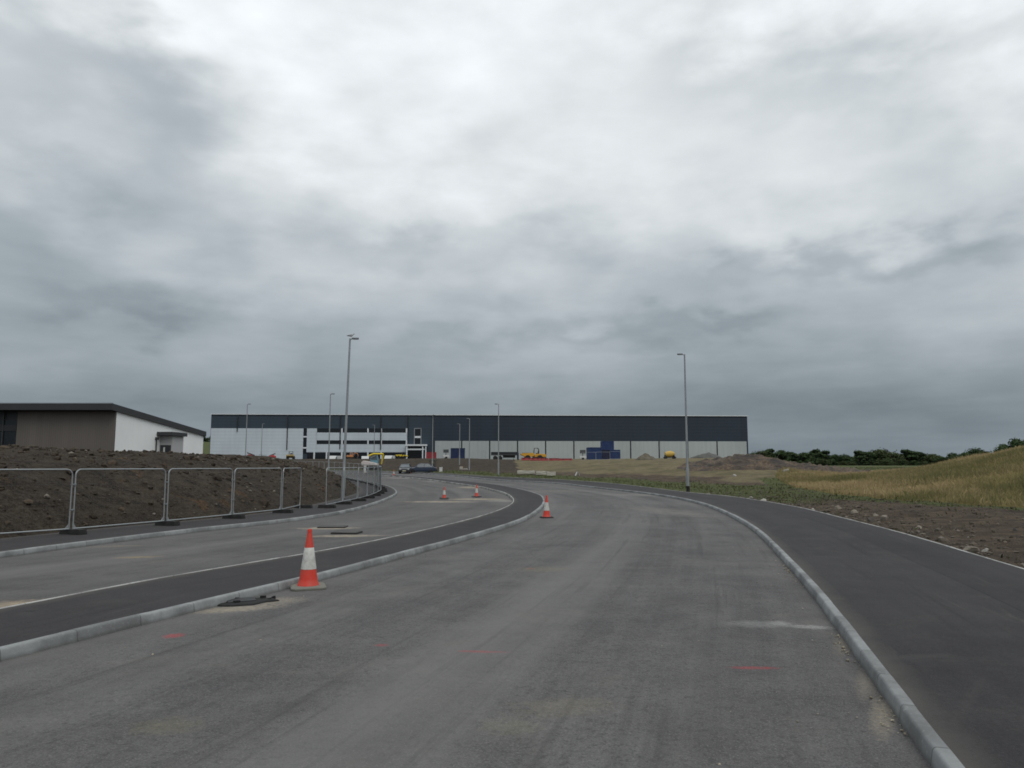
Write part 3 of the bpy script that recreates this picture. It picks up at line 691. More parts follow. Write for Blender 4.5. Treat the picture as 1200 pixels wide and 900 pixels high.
# side porch
po = MB(); po.span((.01, 9.5, -.3), (1.45, 12.3, 3.4)); po.build('porch', mat('shaded_porch_render', (.40, .40, .40), .8, 0, .05, .5), LB)  # white porch wall coloured grey: its shade is put into the colour
cn = MB(); cn.span((.005, 8.7, 3.42), (1.75, 12.6, 3.82)); cn.build('canopy', M_FASCIA, LB)
dr = MB(); dr.span((.12, 9.42, -.3), (1.32, 9.495, 2.35)); do = dr.build('door', M_FASCIA, LB)
MB().span((.5, 9.40, .2), (.68, 9.418, 2.1)).build('door_pane', WHITEP, do)
MB().span((.85, 9.40, .2), (1.15, 9.418, 2.1)).build('door_pane', DGLASS, do)
MB().tube([(.12, 8.5, -.3), (.12, 8.5, 3.0)], .07, 8).build('downpipe', M_FASCIA, LB)
MB().span((.0, 8.35, 2.9), (.3, 8.65, 3.2)).build('hopper', M_FASCIA, LB)

# ------------------------------------------------------------------ lamp posts
POLE = mat('grey_lamp_column', (.27, .29, .30), .45, .3, .12, 1.5); HEADM = mat('lamp_housing', (.10, .11, .12), .5, .2, .15, 3); LENS = mat('lamp_lens', (.3, .31, .32), .2, 0, .05)
def lamp(x, y, z, h, face, label, black_root=False, lean=(0, 0)):
    t = empty('lamp_post', (x, y, z), face, label, 'lamp post', 'street lamps along the unfinished roads'); t.rotation_euler = (lean[1], lean[0], face)
    b_ = MB(); b_.lathe([(.112, -.3), (.112, 1.55), (.108, 1.6), (.082, 1.72), (.08, 2.2)], 16); base = b_.build('base_column', POLE, t, smooth=True)
    MB().box((.115, 0, .85), (.02, .11, .55)).build('access_door', POLE, base, bevel=.004)
    MB().tube([(0, 0, 2.15), (0, 0, h * .6), (0, 0, h)], [.08, .066, .052], 14).build('shaft', POLE, t, smooth=True)
    MB().tube([(-.02, 0, h - .09), (.08, 0, h - .03), (.2, 0, h - .01)], .036, 8).build('arm', POLE, t, smooth=True)
    hd = MB(); hd.loft([[(x_, y_ * w, h + zz_) for y_, zz_ in ((-1, -.04), (-.9, .02), (-.4, .055), (.4, .055), (.9, .02), (1, -.04))] for x_, w in ((.13, .06), (.19, .11), (.32, .135), (.46, .11), (.52, .06))])
    ho = hd.build('lamp_head', HEADM, t, smooth=True)
    MB().box((.32, 0, h - .045), (.24, .18, .012)).build('lens', LENS, ho)
    if black_root: MB().lathe([(.118, -.05), (.118, .42)], 16).build('painted_root', RUBBER, t, smooth=True)
    return t
lx, ly = px(401.5, 583.5, .12)
lamp(lx, ly, float(zr(lx, ly)) + .10, 9.5, 0, 'tallest lamp post, behind the curved fence, with a gull on its right pointing arm', lean=(.022, 0)); L1 = (lx, ly)
lx, ly = px(806.3, 576.5, .12)
lamp(lx, ly, float(zr(lx, ly)) + .12, 9.85, math.pi, 'tall grey lamp post with black root at the edge of the right hand footway', True); L2 = (lx, ly)
def lamp_at(u, Y, vtop, face, label, zbase=None):
    x, zt = at(u, vtop, Y); zb = gz(x, Y) if zbase is None else zbase
    return lamp(x, Y, zb, zt - zb, face, label)
lamp_at(387.3, 92, 461.6, 0, 'slim lamp post left of the tallest one, behind the fence beyond the spoil mound')
lamp_at(290, 116, 473.5, 0, 'leftmost lamp post, rising from behind the spoil mound before the silver wall')
lamp_at(307.5, 172, 496.5, 0, 'short lamp post right of the leftmost one, in front of the silver wall')
lamp_at(439, 172, 498, math.pi, 'short lamp post in front of the ribbon windows')
lamp_at(507.3, 121, 486.5, -1.2, 'lamp post beside the dark saloon, in front of the entrance end')
lamp_at(538.8, 135, 496.7, math.pi, 'short lamp post in front of the single blue container')
lamp_at(550.3, 122, 490.5, math.pi, 'lamp post just right of the single blue container')
lamp_at(584.3, 99, 473.5, math.pi, 'lamp post on the grass verge at the middle of the bend')

# gull on the near left lamp
def gull(x, y, z, rz):
    b_ = MB(); rings = []
    for (px_, pz, rw, rh) in ((-.24, .02, .012, .006), (-.16, .02, .035, .02), (-.06, .03, .062, .05), (.03, .05, .066, .062), (.10, .085, .045, .05), (.135, .13, .032, .034), (.16, .15, .034, .034), (.19, .15, .024, .022), (.205, .146, .009, .009), (.245, .138, .003, .003)):
        rings.append([(px_, rw * math.cos(k * math.pi / 5), pz + rh * math.sin(k * math.pi / 5)) for k in range(10)])
    b_.loft(rings); o = b_.build('gull', mat('pale_plumage', (.42, .43, .44), .8, 0, .1, 20), None, smooth=True, loc=(x, y, z), rz=rz)
    setp(o, 'small gull standing on the head of the tall lamp post behind the fence', 'bird')
    w = MB(); w.loft([[(px_, rw * math.cos(k * math.pi / 5), pz + rh * math.sin(k * math.pi / 5)) for k in range(10)] for (px_, pz, rw, rh) in ((-.29, .035, .008, .004), (-.18, .05, .05, .02), (-.05, .07, .068, .03), (.05, .085, .06, .03), (.08, .09, .02, .01))])
    w.build('wings', mat('grey_plumage', (.12, .13, .14), .8, 0, .1, 20), o, smooth=True)
    l_ = MB(); l_.tube([(0, .022, -.075), (.0, .022, .0)], .006, 6); l_.build('leg', ORP, o); MB().tube([(0, -.022, -.075), (0, -.022, .0)], .006, 6).build('leg', ORP, o)
gx, gzz = at(413.2, 392.6, L1[1])
gull(gx - .08, L1[1], float(zr(*L1)) + .10 + 9.5 + .055 + .075, 0)

# ------------------------------------------------------------------ traffic cones
CRED = mat('cone_red_plastic', (.60, .045, .025), .5, 0, .22, 7, dirt=.42); CREDD = mat('cone_faded_red', (.55, .07, .045), .55, 0, .15, 9, dirt=.25)
SLEEVE = mat('cone_white_sleeve', (.52, .52, .49), .45, 0, .12, 12, dirt=.45); CBASE = mat('cone_base_rubber', (.17, .17, .145), .85, 0, .3, 10, .3, dirt=.5); CBASED = mat('cone_black_base', (.018, .018, .018), .85, 0, .3, 10, .3)
def cone(x, y, z, h, rz, label, basem, bs=.52, red=CRED):
    t = empty('traffic_cone', (x, y, z), rz, label, 'traffic cone', 'red and white traffic cones'); k = h
    r = lambda f: (.168 + (.030 - .168) * f) * k          # shell radius at height fraction
    bz = .055 * k
    ch = .12 * bs; hb = bs / 2
    oct_ = [(hb - ch, -hb), (hb, -hb + ch), (hb, hb - ch), (hb - ch, hb), (-hb + ch, hb), (-hb, hb - ch), (-hb, -hb + ch), (-hb + ch, -hb)]
    b_ = MB(); b_.loft([[(a * s_, c * s_, zz_) for a, c in oct_] for s_, zz_ in ((.98, 0), (1, .012), (1, .035), (.93, bz - .004), (.86, bz))]); b_.build('base', basem, t, bevel=.004)
    prof = [(r(0) + .018 * k, bz - .002), (r(0) + .012 * k, bz + .02 * k), (r(.05), bz + .06 * k)] + [(r(f), bz + f * (h - bz)) for f in (.12, .2, .29)]
    lo_ = MB(); lo_.lathe(prof, 28, caps=False); lo_.build('lower_shell', red, t, smooth=True)
    s_ = MB(); s_.lathe([(r(.285), bz + .285 * (h - bz)), (r(.29) + .004, bz + .29 * (h - bz)), (r(.45) + .004, bz + .45 * (h - bz)), (r(.665) + .004, bz + .665 * (h - bz)), (r(.67), bz + .67 * (h - bz))], 28, caps=False); s_.build('white_sleeve', SLEEVE, t, smooth=True)
    u_ = MB(); u_.lathe([(r(f), bz + f * (h - bz)) for f in (.66, .8, .95)] + [(r(.955) + .006 * k, bz + .955 * (h - bz)), (r(1) + .006 * k, h), (r(1) - .008 * k, h), (r(1) - .012 * k, h - .05 * k)], 28, caps=False); u_.build('upper_shell', red, t, smooth=True)
    return t
x, y = px(361, 689.5); cone(x, y, float(zr(x, y)) + .004, .955, R(18), 'nearest traffic cone, large with pale worn base beside the island kerb', CBASE, .56)
x, y = px(640.5, 607); cone(x, y, .006, .86, R(5), 'traffic cone at the rounded nose of the dark footway', CBASED, .5)
x, y = px(520.5, 585); cone(x, y, float(zr(x, y)) + .05, .70, R(12), 'left one of the two traffic cones standing out in the side road', CBASED, .56, CREDD)
x, y = px(558.5, 583); cone(x, y, float(zr(x, y)) + .05, .76, R(30), 'right one of the two traffic cones standing out in the side road', CBASED, .54, CREDD)
for u, Y, lab in ((461.5, 100, 'small far traffic cone on the open tarmac left of the parked cars'), (480.2, 112, 'small far traffic cone between the two parked cars')):
    x, _ = at(u, 555, Y); cone(x, Y, float(zr(x, Y)) + .01, .8, .3, lab, CBASED, .5, CREDD)

# ------------------------------------------------------------------ fence panels and their feet
PW, PH = 3.22, 1.775
def panel_meshes():
    r = .019; c = .16; pts = []
    def arc(cx_, cz, a0): return [(cx_ + c * math.cos(a0 + k * math.pi / 8), 0, cz + c * math.sin(a0 + k * math.pi / 8)) for k in range(5)]
    zb = .14
    loop = [(.03, 0, zb), (.03, 0, PH - c)] + arc(.03 + c, PH - c, math.pi)[::-1][::-1]
    fr = MB()
    top = [(.03, 0, .0), (.03, 0, 1.0), (.03, 0, PH - c)] + [(.03 + c - c * math.cos(k * math.pi / 10), 0, PH - c + c * math.sin(k * math.pi / 10)) for k in range(1, 6)]
    top += [(PW / 2, 0, PH + .0)] + [(PW - .03 - c + c * math.sin(k * math.pi / 10), 0, PH - c + c * math.cos(k * math.pi / 10)) for k in range(0, 5)] + [(PW - .03, 0, PH - c), (PW - .03, 0, 1.0), (PW - .03, 0, .0)]
    fr.tube(top, r, 8); fr.tube([(.03, 0, zb), (PW - .03, 0, zb)], r, 8)
    for s_ in (0, 1):   # gusset webs low in the corners
        x0 = .05 if s_ == 0 else PW - .05; d_ = 1 if s_ == 0 else -1
        fr.prism([(x0, zb + .015), (x0 + d_ * .09, zb + .015), (x0, zb + .13)], -.006, .006)
    wi = MB(); n = 42
    for k in range(1, n):
        x_ = .05 + (PW - .1) * k / n; wi.tube([(x_, .004, zb), (x_, .004, PH)], .0009, 3, caps=False)
    for k in range(1, 8):
        z_ = zb + (PH - zb) * k / 8; wi.tube([(.04, -.004, z_), (PW - .04, -.004, z_)], .0011, 3, caps=False)
    return fr.mesh('frame', GALV, smooth=True), wi.mesh('wire_mesh', WIRE)
FRM, WIM = panel_meshes()
cl = MB(); cl.box((0, 0, 0), (.13, .06, .035)); cl.box((.0, -.04, 0), (.03, .03, .05)); CLM = cl.mesh('clamp', GALVD, bevel=.006)
ft = MB(); ft.box((0, -.06, .07), (.26, .78, .14), taper=.86, tapery=.94); ft.box((0, .2, .138), (.1, .1, .012)); ft.box((0, -.2, .138), (.1, .1, .012)); FTM = ft.mesh('fence_foot', RUBBER, bevel=.018)
def fence_panel(x, y, z, rz, label, group, clamps=True, pitch=0, roll=0):
    t = empty('mesh_fence', (x, y, z), rz, label, 'mesh fence', group); t.rotation_euler = (roll, -pitch, rz)
    link('frame', FRM, None, t); link('wire_mesh', WIM, None, t)
    if clamps:
        for z_ in (.66, 1.36): o = link('clamp', CLM, None, t); o.location = (PW + .02, 0, z_)
    return t
def fence_foot(x, y, z, rz, label, group):
    o = link('ballast_block', FTM, None, None, (x, y, z), rz); setp(o, label, 'ballast block', group); return o
fp = [(-17.0, 14.0)] + [px(*p, .12) for p in [(85, 626), (192, 616), (269, 608), (322, 602), (352, 598.5), (372, 595.8), (396, 592), (419, 587.3), (434, 582.7)]] + [(-8.75, 48)]
path = smooth_curve(fp + [(p[0], p[1]) for p in offset(KERB_L, -1.15) if p[1] > 53][::8], .1, .8)
dd_ = np.r_[0, np.cumsum(np.hypot(*np.diff(path, axis=0).T))]
start = dd_[np.argmin(np.hypot(path[:, 0] - fp[1][0], path[:, 1] - fp[1][1]))]
def P_at(s): return np.array([np.interp(s, dd_, path[:, 0]), np.interp(s, dd_, path[:, 1])])
GN = 'mesh fence panels beside the near footway'; GF = 'mesh fence panels curving away round the bend'; GB = 'black rubber feet under the fence'
ORD = {-1: 'fence panel cut by the left edge of the photo', 0: 'nearest whole fence panel, below the timber front', 1: 'fence panel below the white wall of the low building', 2: 'fence panel below the leftmost lamp post with slightly sagging top rail', 3: 'fence panel turned away just left of the opening in the fence', 4: 'first fence panel right of the opening in the fence', 5: 'fence panel directly in front of the tallest left lamp post'}
rg = random.Random(4)
s = start - 2 * (PW + .05); k = -2; prev = None
while s + PW < dd_[-1] and P_at(s)[1] < 124:
    a = P_at(s); e = P_at(s + PW + .05)
    if k == 3: # swung a little out of line, leaving an opening beyond it
        e = e + np.array([-.75, .2])
    if k == 4: a = a + np.array([.25, .0]) 
    rz = math.atan2(e[1] - a[1], e[0] - a[0]); za = float(zr(*a)) + .13; ze = float(zr(*e)) + .13
    far = k > 5
    lab = ORD.get(k) or ('wire mesh fence panel in the row curving round the bend' if far else 'fence panel beyond the left edge of the photo')
    fence_panel(a[0], a[1], za, rz + rg.gauss(0, .006), lab, GF if far else GN, not (k == 3), math.atan2(ze - za, PW), rg.gauss(0, .012))
    rf_ = rz + math.pi * 0 + rg.gauss(0, .08)
    fence_foot(a[0] + .0, a[1], za - .008, rf_, {-1: 'black rubber fence foot nearest the left edge', 0: 'black rubber foot under the join left of the nearest whole fence panel', 1: 'black rubber foot under the join right of the nearest whole fence panel', 2: 'black rubber foot under the join left of the sagging fence panel', 3: 'black rubber foot under the join right of the sagging fence panel', 4: 'black rubber foot at the right side of the fence opening', 5: 'black rubber foot left of the tallest left lamp post'}.get(k, 'black rubber foot in the row under the curving fence'), GB)
    if k == 3: fence_foot(e[0], e[1], ze - .008, rf_, 'black rubber foot at the left side of the fence opening', GB)
    s += PW + .05 + (.3 if k == 3 else 0); k += 1
NPAN = k
# ------------------------------------------------------------------ cars
GLASSC = mat('car_glass', (.10, .12, .135), .08, 0, .2, 1, spec=.8); TRIMB = mat('black_trim', (.015, .015, .016), .6); CHROME = mat('alloy', (.35, .36, .37), .3, .8, .1)  # car glass lightened: reflected light is put into its base colour
HEADL = mat('headlamp', (.55, .57, .58), .15, 0, .1); TAILL = mat('tail_lamp', (.35, .02, .02), .25, 0, .1); PLATE = mat('plate', (.55, .52, .35), .5)
def make_wheel(t, x, y, r, w, side, tyre=TYRE, rim=CHROME, rr=.62):
    M = Matrix.Translation((x, y, r)) @ Matrix.Rotation(R(90), 4, 'X')
    b_ = MB(); b_.lathe([(r * rr, -w / 2), (r * .93, -w / 2), (r, -w * .36), (r, w * .36), (r * .93, w / 2), (r * rr, w / 2)], 22, M); wh = b_.build('wheel', tyre, t, smooth=True)
    h_ = MB(); h_.lathe([(.01, -w * .42), (r * rr, -w * .40), (r * rr, w * .40), (.01, w * .42)], 18, M); h_.build('rim', rim, wh)
def car(x, y, z, rz, paint, label, estate=False):
    t = empty('parked_car', (x, y, z), rz, label, 'car')
    L = 4.4; hw = .87
    # length stations: x, sill, shoulder height, half width at sill, at shoulder
    st = [(-2.2, .42, .70, .62, .66), (-2.12, .30, .84, .74, .78), (-1.7, .22, .93, .84, .84), (-.9, .2, .94, .86, .87), (.3, .2, .93, .86, .87), (1.0, .2, .88, .86, .85), (1.65, .22, .80, .83, .81), (2.05, .28, .70, .74, .72), (2.2, .4, .6, .6, .6)]
    rings = []
    for (a, s_, b2, w0, w1) in st:
        m_ = (s_ + b2) / 2
        rings.append([(a, -w0 * .94, s_), (a, -w0, s_ + .1), (a, -(w0 + w1) / 2 * 1.02, m_), (a, -w1, b2 - .04), (a, -w1 * .9, b2), (a, -w1 * .4, b2 + .02), (a, w1 * .4, b2 + .02), (a, w1 * .9, b2), (a, w1, b2 - .04), (a, (w0 + w1) / 2 * 1.02, m_), (a, w0, s_ + .1), (a, w0 * .94, s_)])
    b_ = MB(); b_.loft(rings); b_.build('body', paint, t, smooth=True)
    rear = -1.95 if estate else -1.75; rt = -1.55 if estate else -1.0
    gh = MB(); gh.loft([[(bx, -hw * .88, .92), (tx, -hw * .68, 1.42), (tx, hw * .68, 1.42), (bx, hw * .88, .92)] for bx, tx in ((rear, rt), (-.6, -.5), (.2, .15), (1.05, .38))]); gh.build('windows', GLASSC, t)
    rf_ = MB(); rf_.loft([[(a, -w, h_), (a, -w * .85, h_ + .045), (a, w * .85, h_ + .045), (a, w, h_)] for a, w, h_ in ((rt - .06, .58, 1.39), (rt + .25, .62, 1.425), (-.1, .62, 1.43), (.44, .58, 1.40))]); rf_.build('roof', paint, t, smooth=True)
    for sg in (-1, 1):
        p_ = MB(); p_.tube([(1.08, sg * hw * .885, .92), (.38, sg * hw * .69, 1.42)], .03, 6); p_.tube([(-.4, sg * hw * .885, .92), (-.38, sg * hw * .69, 1.42)], .035, 6); p_.tube([(rear - .02, sg * hw * .885, .92), (rt, sg * hw * .69, 1.42)], .045, 6); p_.build('pillars', paint, t)
        mm = MB(); mm.box((.82, sg * (hw + .1), .98), (.1, .2, .13)); mm.build('mirror', paint, t, bevel=.03)
        hl = MB(); hl.box((2.06, sg * .56, .63), (.2, .3, .13), rz=-sg * .25); hl.build('headlight', HEADL, t, bevel=.02)
        tl = MB(); tl.box((-2.14, sg * .6, .78), (.1, .26, .16)); tl.build('tail_light', TAILL, t, bevel=.02)
        for wx in (-1.33, 1.36): make_wheel(t, wx, sg * .76, .32, .21, sg)
    MB().box((2.2, 0, .4), (.06, .52, .11)).build('number_plate', PLATE, t); MB().box((-2.2, 0, .55), (.06, .52, .11)).build('number_plate', PLATE, t)
    MB().box((2.12, 0, .36), (.16, 1.3, .16)).build('grille', TRIMB, t, bevel=.02)
    return t
CARG = mat('dark_grey_car_paint', (.035, .037, .042), .3, .2, .1, 1, spec=.6); CARB = mat('navy_car_paint', (.035, .048, .08), .28, .2, .1, 1, spec=.6)
x, _ = at(474.8, 553, 113); car(x, 113, float(zr(x, 113)) + .01, R(-86), CARG, 'dark grey parked car facing the camera on the far bend', True)
x, _ = at(492.5, 553, 113); car(x, 114.5, float(zr(x, 114.5)) + .01, R(192), CARB, 'dark blue parked saloon seen from its side at the far bend')

# ------------------------------------------------------------------ site machines
def lug_wheel(t, x, y, r, w): make_wheel(t, x, y, r, w, 1, TYRE, YEL, .5)
def dumper(x, y, z, rz, paint, label, k=1.0):
    t = empty('site_dumper', (x, y, z), rz, label, 'dumper')
    for sx in (-1.1, 1.2):
        for sy in (-.85, .85): lug_wheel(t, sx * k, sy * k, .55 * k, .45 * k)
    MB().box((-.9 * k, 0, .75 * k), (2.3 * k, 1.1 * k, .45 * k)).build('chassis', STEELD, t, bevel=.04)
    b_ = MB(); b_.prism([(-2.3 * k, .75 * k), (-.1 * k, .75 * k), (-.1 * k, 1.15 * k), (-.5 * k, 1.35 * k), (-2.15 * k, 1.3 * k), (-2.3 * k, 1.1 * k)], -.62 * k, .62 * k); b_.build('engine_cover', paint, t, bevel=.05)
    s_ = MB(); o_ = [(.15, .85), (1.35, .6), (2.45, 1.15), (2.5, 1.35), (2.3, 1.4), (.1, 1.5), (-.05, 1.3)]
    s_.prism([(a * k, c * k) for a, c in o_], -1.0 * k, 1.0 * k); sk = s_.build('skip', paint, t, bevel=.05)
    MB().span((.25 * k, -.86 * k, 1.4 * k), (2.2 * k, .86 * k, 1.52 * k)).build('skip_load', mat('spoil_load', (.06, .05, .04), .95, 0, .4, 5), sk, bevel=.05)
    r_ = MB()
    for sy in (-.5, .5): r_.tube([(-.95 * k, sy * k, 1.2 * k), (-.95 * k, sy * k, 2.15 * k), (-.75 * k, sy * k, 2.4 * k), (-.1 * k, sy * k, 2.4 * k), (.0, sy * k, 1.3 * k)], .05 * k, 8)
    r_.tube([(-.75 * k, -.5 * k, 2.4 * k), (-.75 * k, .5 * k, 2.4 * k)], .045 * k, 8); r_.tube([(-.1 * k, -.5 * k, 2.4 * k), (-.1 * k, .5 * k, 2.4 * k)], .045 * k, 8); r_.build('roll_frame', STEELD, t, smooth=True)
    c_ = MB(); c_.box((-.62 * k, 0, 1.42 * k), (.5 * k, .5 * k, .14 * k)); c_.box((-.85 * k, 0, 1.68 * k), (.12 * k, .5 * k, .5 * k), ry=-.15); c_.build('seat', TRIMB, t, bevel=.03)
    MB().tube([(-.05 * k, 0, 1.35 * k), (-.25 * k, 0, 1.62 * k)], .03 * k, 6).build('steering_column', STEELD, t)
    return t
def excavator(x, y, z, rz, paint, cabm, label, k=1.0, boom=((.7, 1.5), (1.6, 2.9), (3.6, 3.0)), stick=((3.6, 3.0), (3.9, 1.2)), lower=None):
    t = empty('excavator', (x, y, z), rz, label, 'excavator')
    for sy in (-.8, .8):
        tr = MB(); n_ = 8; pr = [(1.15 + .35 * math.sin(a), .36 - .34 * math.cos(a)) for a in [math.pi * i / n_ for i in range(n_ + 1)]] + [(-1.15 - .35 * math.sin(a), .36 + .34 * math.cos(a)) for a in [math.pi * i / n_ for i in range(n_ + 1)]]
        tr.prism([(a * k, c * k) for a, c in pr], (sy - .22) * k, (sy + .22) * k); tr.build('track', RUBBER, t, bevel=.02)
    MB().box((0, 0, .55 * k), (1.5 * k, 1.2 * k, .3 * k)).build('undercarriage', STEELD, t, bevel=.03)
    b_ = MB(); b_.prism([(a * k, c * k) for a, c in [(-1.6, .8), (1.0, .8), (1.0, 1.1), (.2, 1.35), (-1.4, 1.6), (-1.7, 1.3)]], -.95 * k, .95 * k); b_.build('house', lower or paint, t, bevel=.06)
    c_ = MB(); c_.prism([(a * k, c * k) for a, c in [(-.35, 1.3), (.95, 1.1), (1.0, 1.75), (.75, 2.55), (-.35, 2.6)]], .12 * k, .92 * k); cb = c_.build('cab', cabm, t, bevel=.04)
    w_ = MB(); w_.prism([(a * k, c * k) for a, c in [(-.2, 1.75), (.85, 1.7), (.68, 2.42), (-.2, 2.45)]], .925 * k, .94 * k); w_.build('cab_window', GLASSC, cb)
    w_ = MB(); w_.prism([(a * k, c * k) for a, c in [(-.2, 1.75), (.85, 1.7), (.68, 2.42), (-.2, 2.45)]], .10 * k, .115 * k); w_.build('cab_window', GLASSC, cb)
    b1 = MB(); b1.tube([(a * k, -.15 * k, c * k) for a, c in boom], [.16 * k] * len(boom), 4); b1.build('boom', paint, t)
    b2 = MB(); b2.tube([(a * k, -.15 * k, c * k) for a, c in stick], [.14 * k, .10 * k], 4); b2.build('dipper_arm', paint, t)
    e = stick[-1]; bu = MB(); bu.prism([((e[0] + a) * k, (e[1] + c) * k) for a, c in [(.15, .1), (-.15, .15), (-.45, -.1), (-.5, -.5), (-.2, -.7), (.2, -.6), (-.1, -.45), (-.2, -.2)]], -.5 * k, .2 * k); bu.build('bucket', STEELD, t)
    hy = MB(); hy.tube([((boom[0][0] + .3) * k, -.15 * k, (boom[0][1] - .25) * k), ((boom[1][0] + .4) * k, -.15 * k, (boom[1][1] - .3) * k)], .05 * k, 6); hy.build('ram', CHROME, t)
    return t
def boom_lift(x, y, z, rz, paint, label, k=1.0):
    t = empty('boom_lift', (x, y, z), rz, label, 'boom lift')
    for sx in (-.95, .95):
        for sy in (-.8, .8): make_wheel(t, sx * k, sy * k, .42 * k, .35 * k, 1, TYRE, WHITEP, .55)
    MB().box((0, 0, .65 * k), (2.6 * k, 1.3 * k, .35 * k)).build('chassis', paint, t, bevel=.05)
    tb = MB(); tb.prism([(a * k, c * k) for a, c in [(-1.6, .9), (.9, .9), (.8, 1.35), (-1.3, 1.6), (-1.65, 1.3)]], -.7 * k, .7 * k); tb.build('turret', paint, t, bevel=.05)
    ar = MB(); ar.tube([(-1.2 * k, 0, 1.7 * k), (1.6 * k, 0, 1.15 * k), (2.4 * k, 0, 1.0 * k)], [.2 * k, .15 * k, .12 * k], 4); ar.build('boom', paint, t)
    a2 = MB(); a2.tube([(-1.5 * k, -.2 * k, 2.35 * k), (.9 * k, -.2 * k, 1.5 * k)], [.18 * k, .16 * k], 4); a2.build('upper_boom', STEELD, t)
    bk = MB(); x0, x1, y0, y1, z0, z1 = 2.3, 3.1, -.75, .75, .6, 1.7
    bk.box(((x0 + x1) / 2 * k, 0, z0 * k), ((x1 - x0) * k, (y1 - y0) * k, .06 * k))
    for a in (x0, x1):
        for c in (y0, y1): bk.tube([(a * k, c * k, z0 * k), (a * k, c * k, z1 * k)], .03 * k, 6)
    for zz_ in (z1, (z0 + z1) / 2): bk.tube([(x0 * k, y0 * k, zz_ * k), (x1 * k, y0 * k, zz_ * k), (x1 * k, y1 * k, zz_ * k), (x0 * k, y1 * k, zz_ * k), (x0 * k, y0 * k, zz_ * k)], .03 * k, 6)
    bk.build('basket', STEELD, t); return t
def container(x, y, z, rz, L, W, Hh, paint, label, group=None):
    t = empty('shipping_container', (x, y, z), rz, label, 'container', group)
    n = int(L / .25); pr = []
    def corr(length, nn):
        out = []
        for i in range(nn):
            x0 = -length / 2 + length * i / nn; w = length / nn
            out += [(x0, 0), (x0 + w * .35, 0), (x0 + w * .5, .05), (x0 + w * .85, .05)]
        return out + [(length / 2, 0)]
    b_ = MB(); lo = corr(L - .2, n)
    poly = [(a, -W / 2 + .03 + d_) for a, d_ in lo] + [(a, W / 2 - .03 - d_) for a, d_ in lo[::-1]]
    b_.loft([[(a, c, zz_) for a, c in poly] for zz_ in (.12, Hh - .1)]); b_.build('wall', paint, t)
    f_ = MB()
    for a in (-1, 1):
        for c in (-1, 1): f_.box((a * (L / 2 - .07), c * (W / 2 - .07), Hh / 2), (.14, .14, Hh))
        f_.box((0, a * (W / 2 - .06), .08), (L - .26, .12, .16)); f_.box((0, a * (W / 2 - .06), Hh - .06), (L - .26, .12, .12))
    f_.build('corner_frame', paint, t); MB().box((0, 0, Hh - .05), (L - .24, W - .24, .06)).build('roof', paint, t)
    for c in (-1, 1):
        d_ = MB(); d_.box((L / 2 - .06, c * W / 4, Hh / 2), (.06, W / 2 - .16, Hh - .3)); do_ = d_.build('door', paint, t, bevel=.01)
        MB().tube([(L / 2 - .01, c * W / 8, .2), (L / 2 - .01, c * W / 8, Hh - .2)], .02, 6).build('lock_rod', GALVD, do_)
    return t
def obj_at(u, Y, dz=0.0):
    x, _ = at(u, 540, Y); return x, Y, gz(x, Y) + dz
# excavator working by the bend: yellow boom level, pale blue cab
x, _ = at(436, 548, 117); excavator(x, 117, at(436, 551, 117)[1], R(0), LYEL, mat('pale_blue_cab', (.12, .24, .30), .3, 0, .2, 2), 'excavator with level yellow boom and pale blue cab behind the far fence', .92,
    ((-.6, 2.4), (.2, 2.75), (1.9, 2.75)), ((1.9, 2.75), (1.6, .9)), mat('white_red_house', (.5, .45, .43), .5))
MACH = [
 ('dumper', 340.5, 205, R(-80), PYEL, 'faded yellow site machine by the downpipe on the silver wall', .95),
 ('lift', 295, 205, R(10), REDP, 'red boom lift with folded dark arm, left one of two', .85),
 ('lift', 317.5, 214, R(170), REDP, 'red boom lift with folded dark arm, right one of two', .8),
 ('dumper', 471, 162, R(186), LYEL, 'lemon yellow dumper at the right end of the ribbon windows', .56),
 ('excavator', 411, 178, R(15), ORP, 'small orange excavator in front of the ribbon windows', .6),
 ('dumper', 625.5, 148, R(183), YEL, 'orange yellow site dumper with roll frame behind red barriers', 1.05),
]
for kd, u, Y, rz, pm, lab, k in MACH:
    x, y, z = obj_at(u, Y)
    if kd == 'dumper': dumper(x, y, z, rz, pm, lab, k)
    elif kd == 'lift': boom_lift(x, y, z, rz, pm, lab, k)
    else: excavator(x, y, z, rz, pm, pm, lab, k, ((.7, 1.5), (1.5, 2.5), (2.6, 2.2)), ((2.6, 2.2), (2.9, .9)))
def van(x, y, z, rz, label):
    t = empty('white_van', (x, y, z), rz, label, 'van')
    b_ = MB(); o_ = [(-2.4, .35), (2.45, .35), (2.5, .75), (2.3, 1.05), (1.55, 1.25), (.95, 1.95), (.6, 2.05), (-2.35, 2.05), (-2.45, 1.9)]
    b_.prism(o_, -.92, .92); b_.build('body', WHITEP, t, bevel=.07)
    w_ = MB(); w_.prism([(1.5, 1.26), (1.0, 1.88), (.98, 1.86), (1.46, 1.24)], -.75, .75); w_.build('windscreen', GLASSC, t)
    for sg in (-1, 1): MB().prism([(.35, 1.25), (1.35, 1.25), (.95, 1.8), (.35, 1.82)], sg * .925, sg * .94).build('side_window', GLASSC, t)
    for wx in (-1.5, 1.6):
        for sg in (-.82, .82): make_wheel(t, wx, sg, .34, .22, 1)
    for sg in (-.65, .65): MB().box((2.46, sg, .85), (.08, .3, .2)).build('headlight', HEADL, t, bevel=.02)
    return t
for u, Y, rz, lab in ((391.5, 190, R(-100), 'white van, its roof showing over the dark bank left of the tallest lamp post'), (428, 190, R(-80), 'white van over the dark bank right of the orange excavator'), (456, 186, R(-95), 'white van over the dark bank left of the lemon yellow dumper')):
    x, y, z = obj_at(u, Y); van(x, y, z - 1.15, rz, lab)
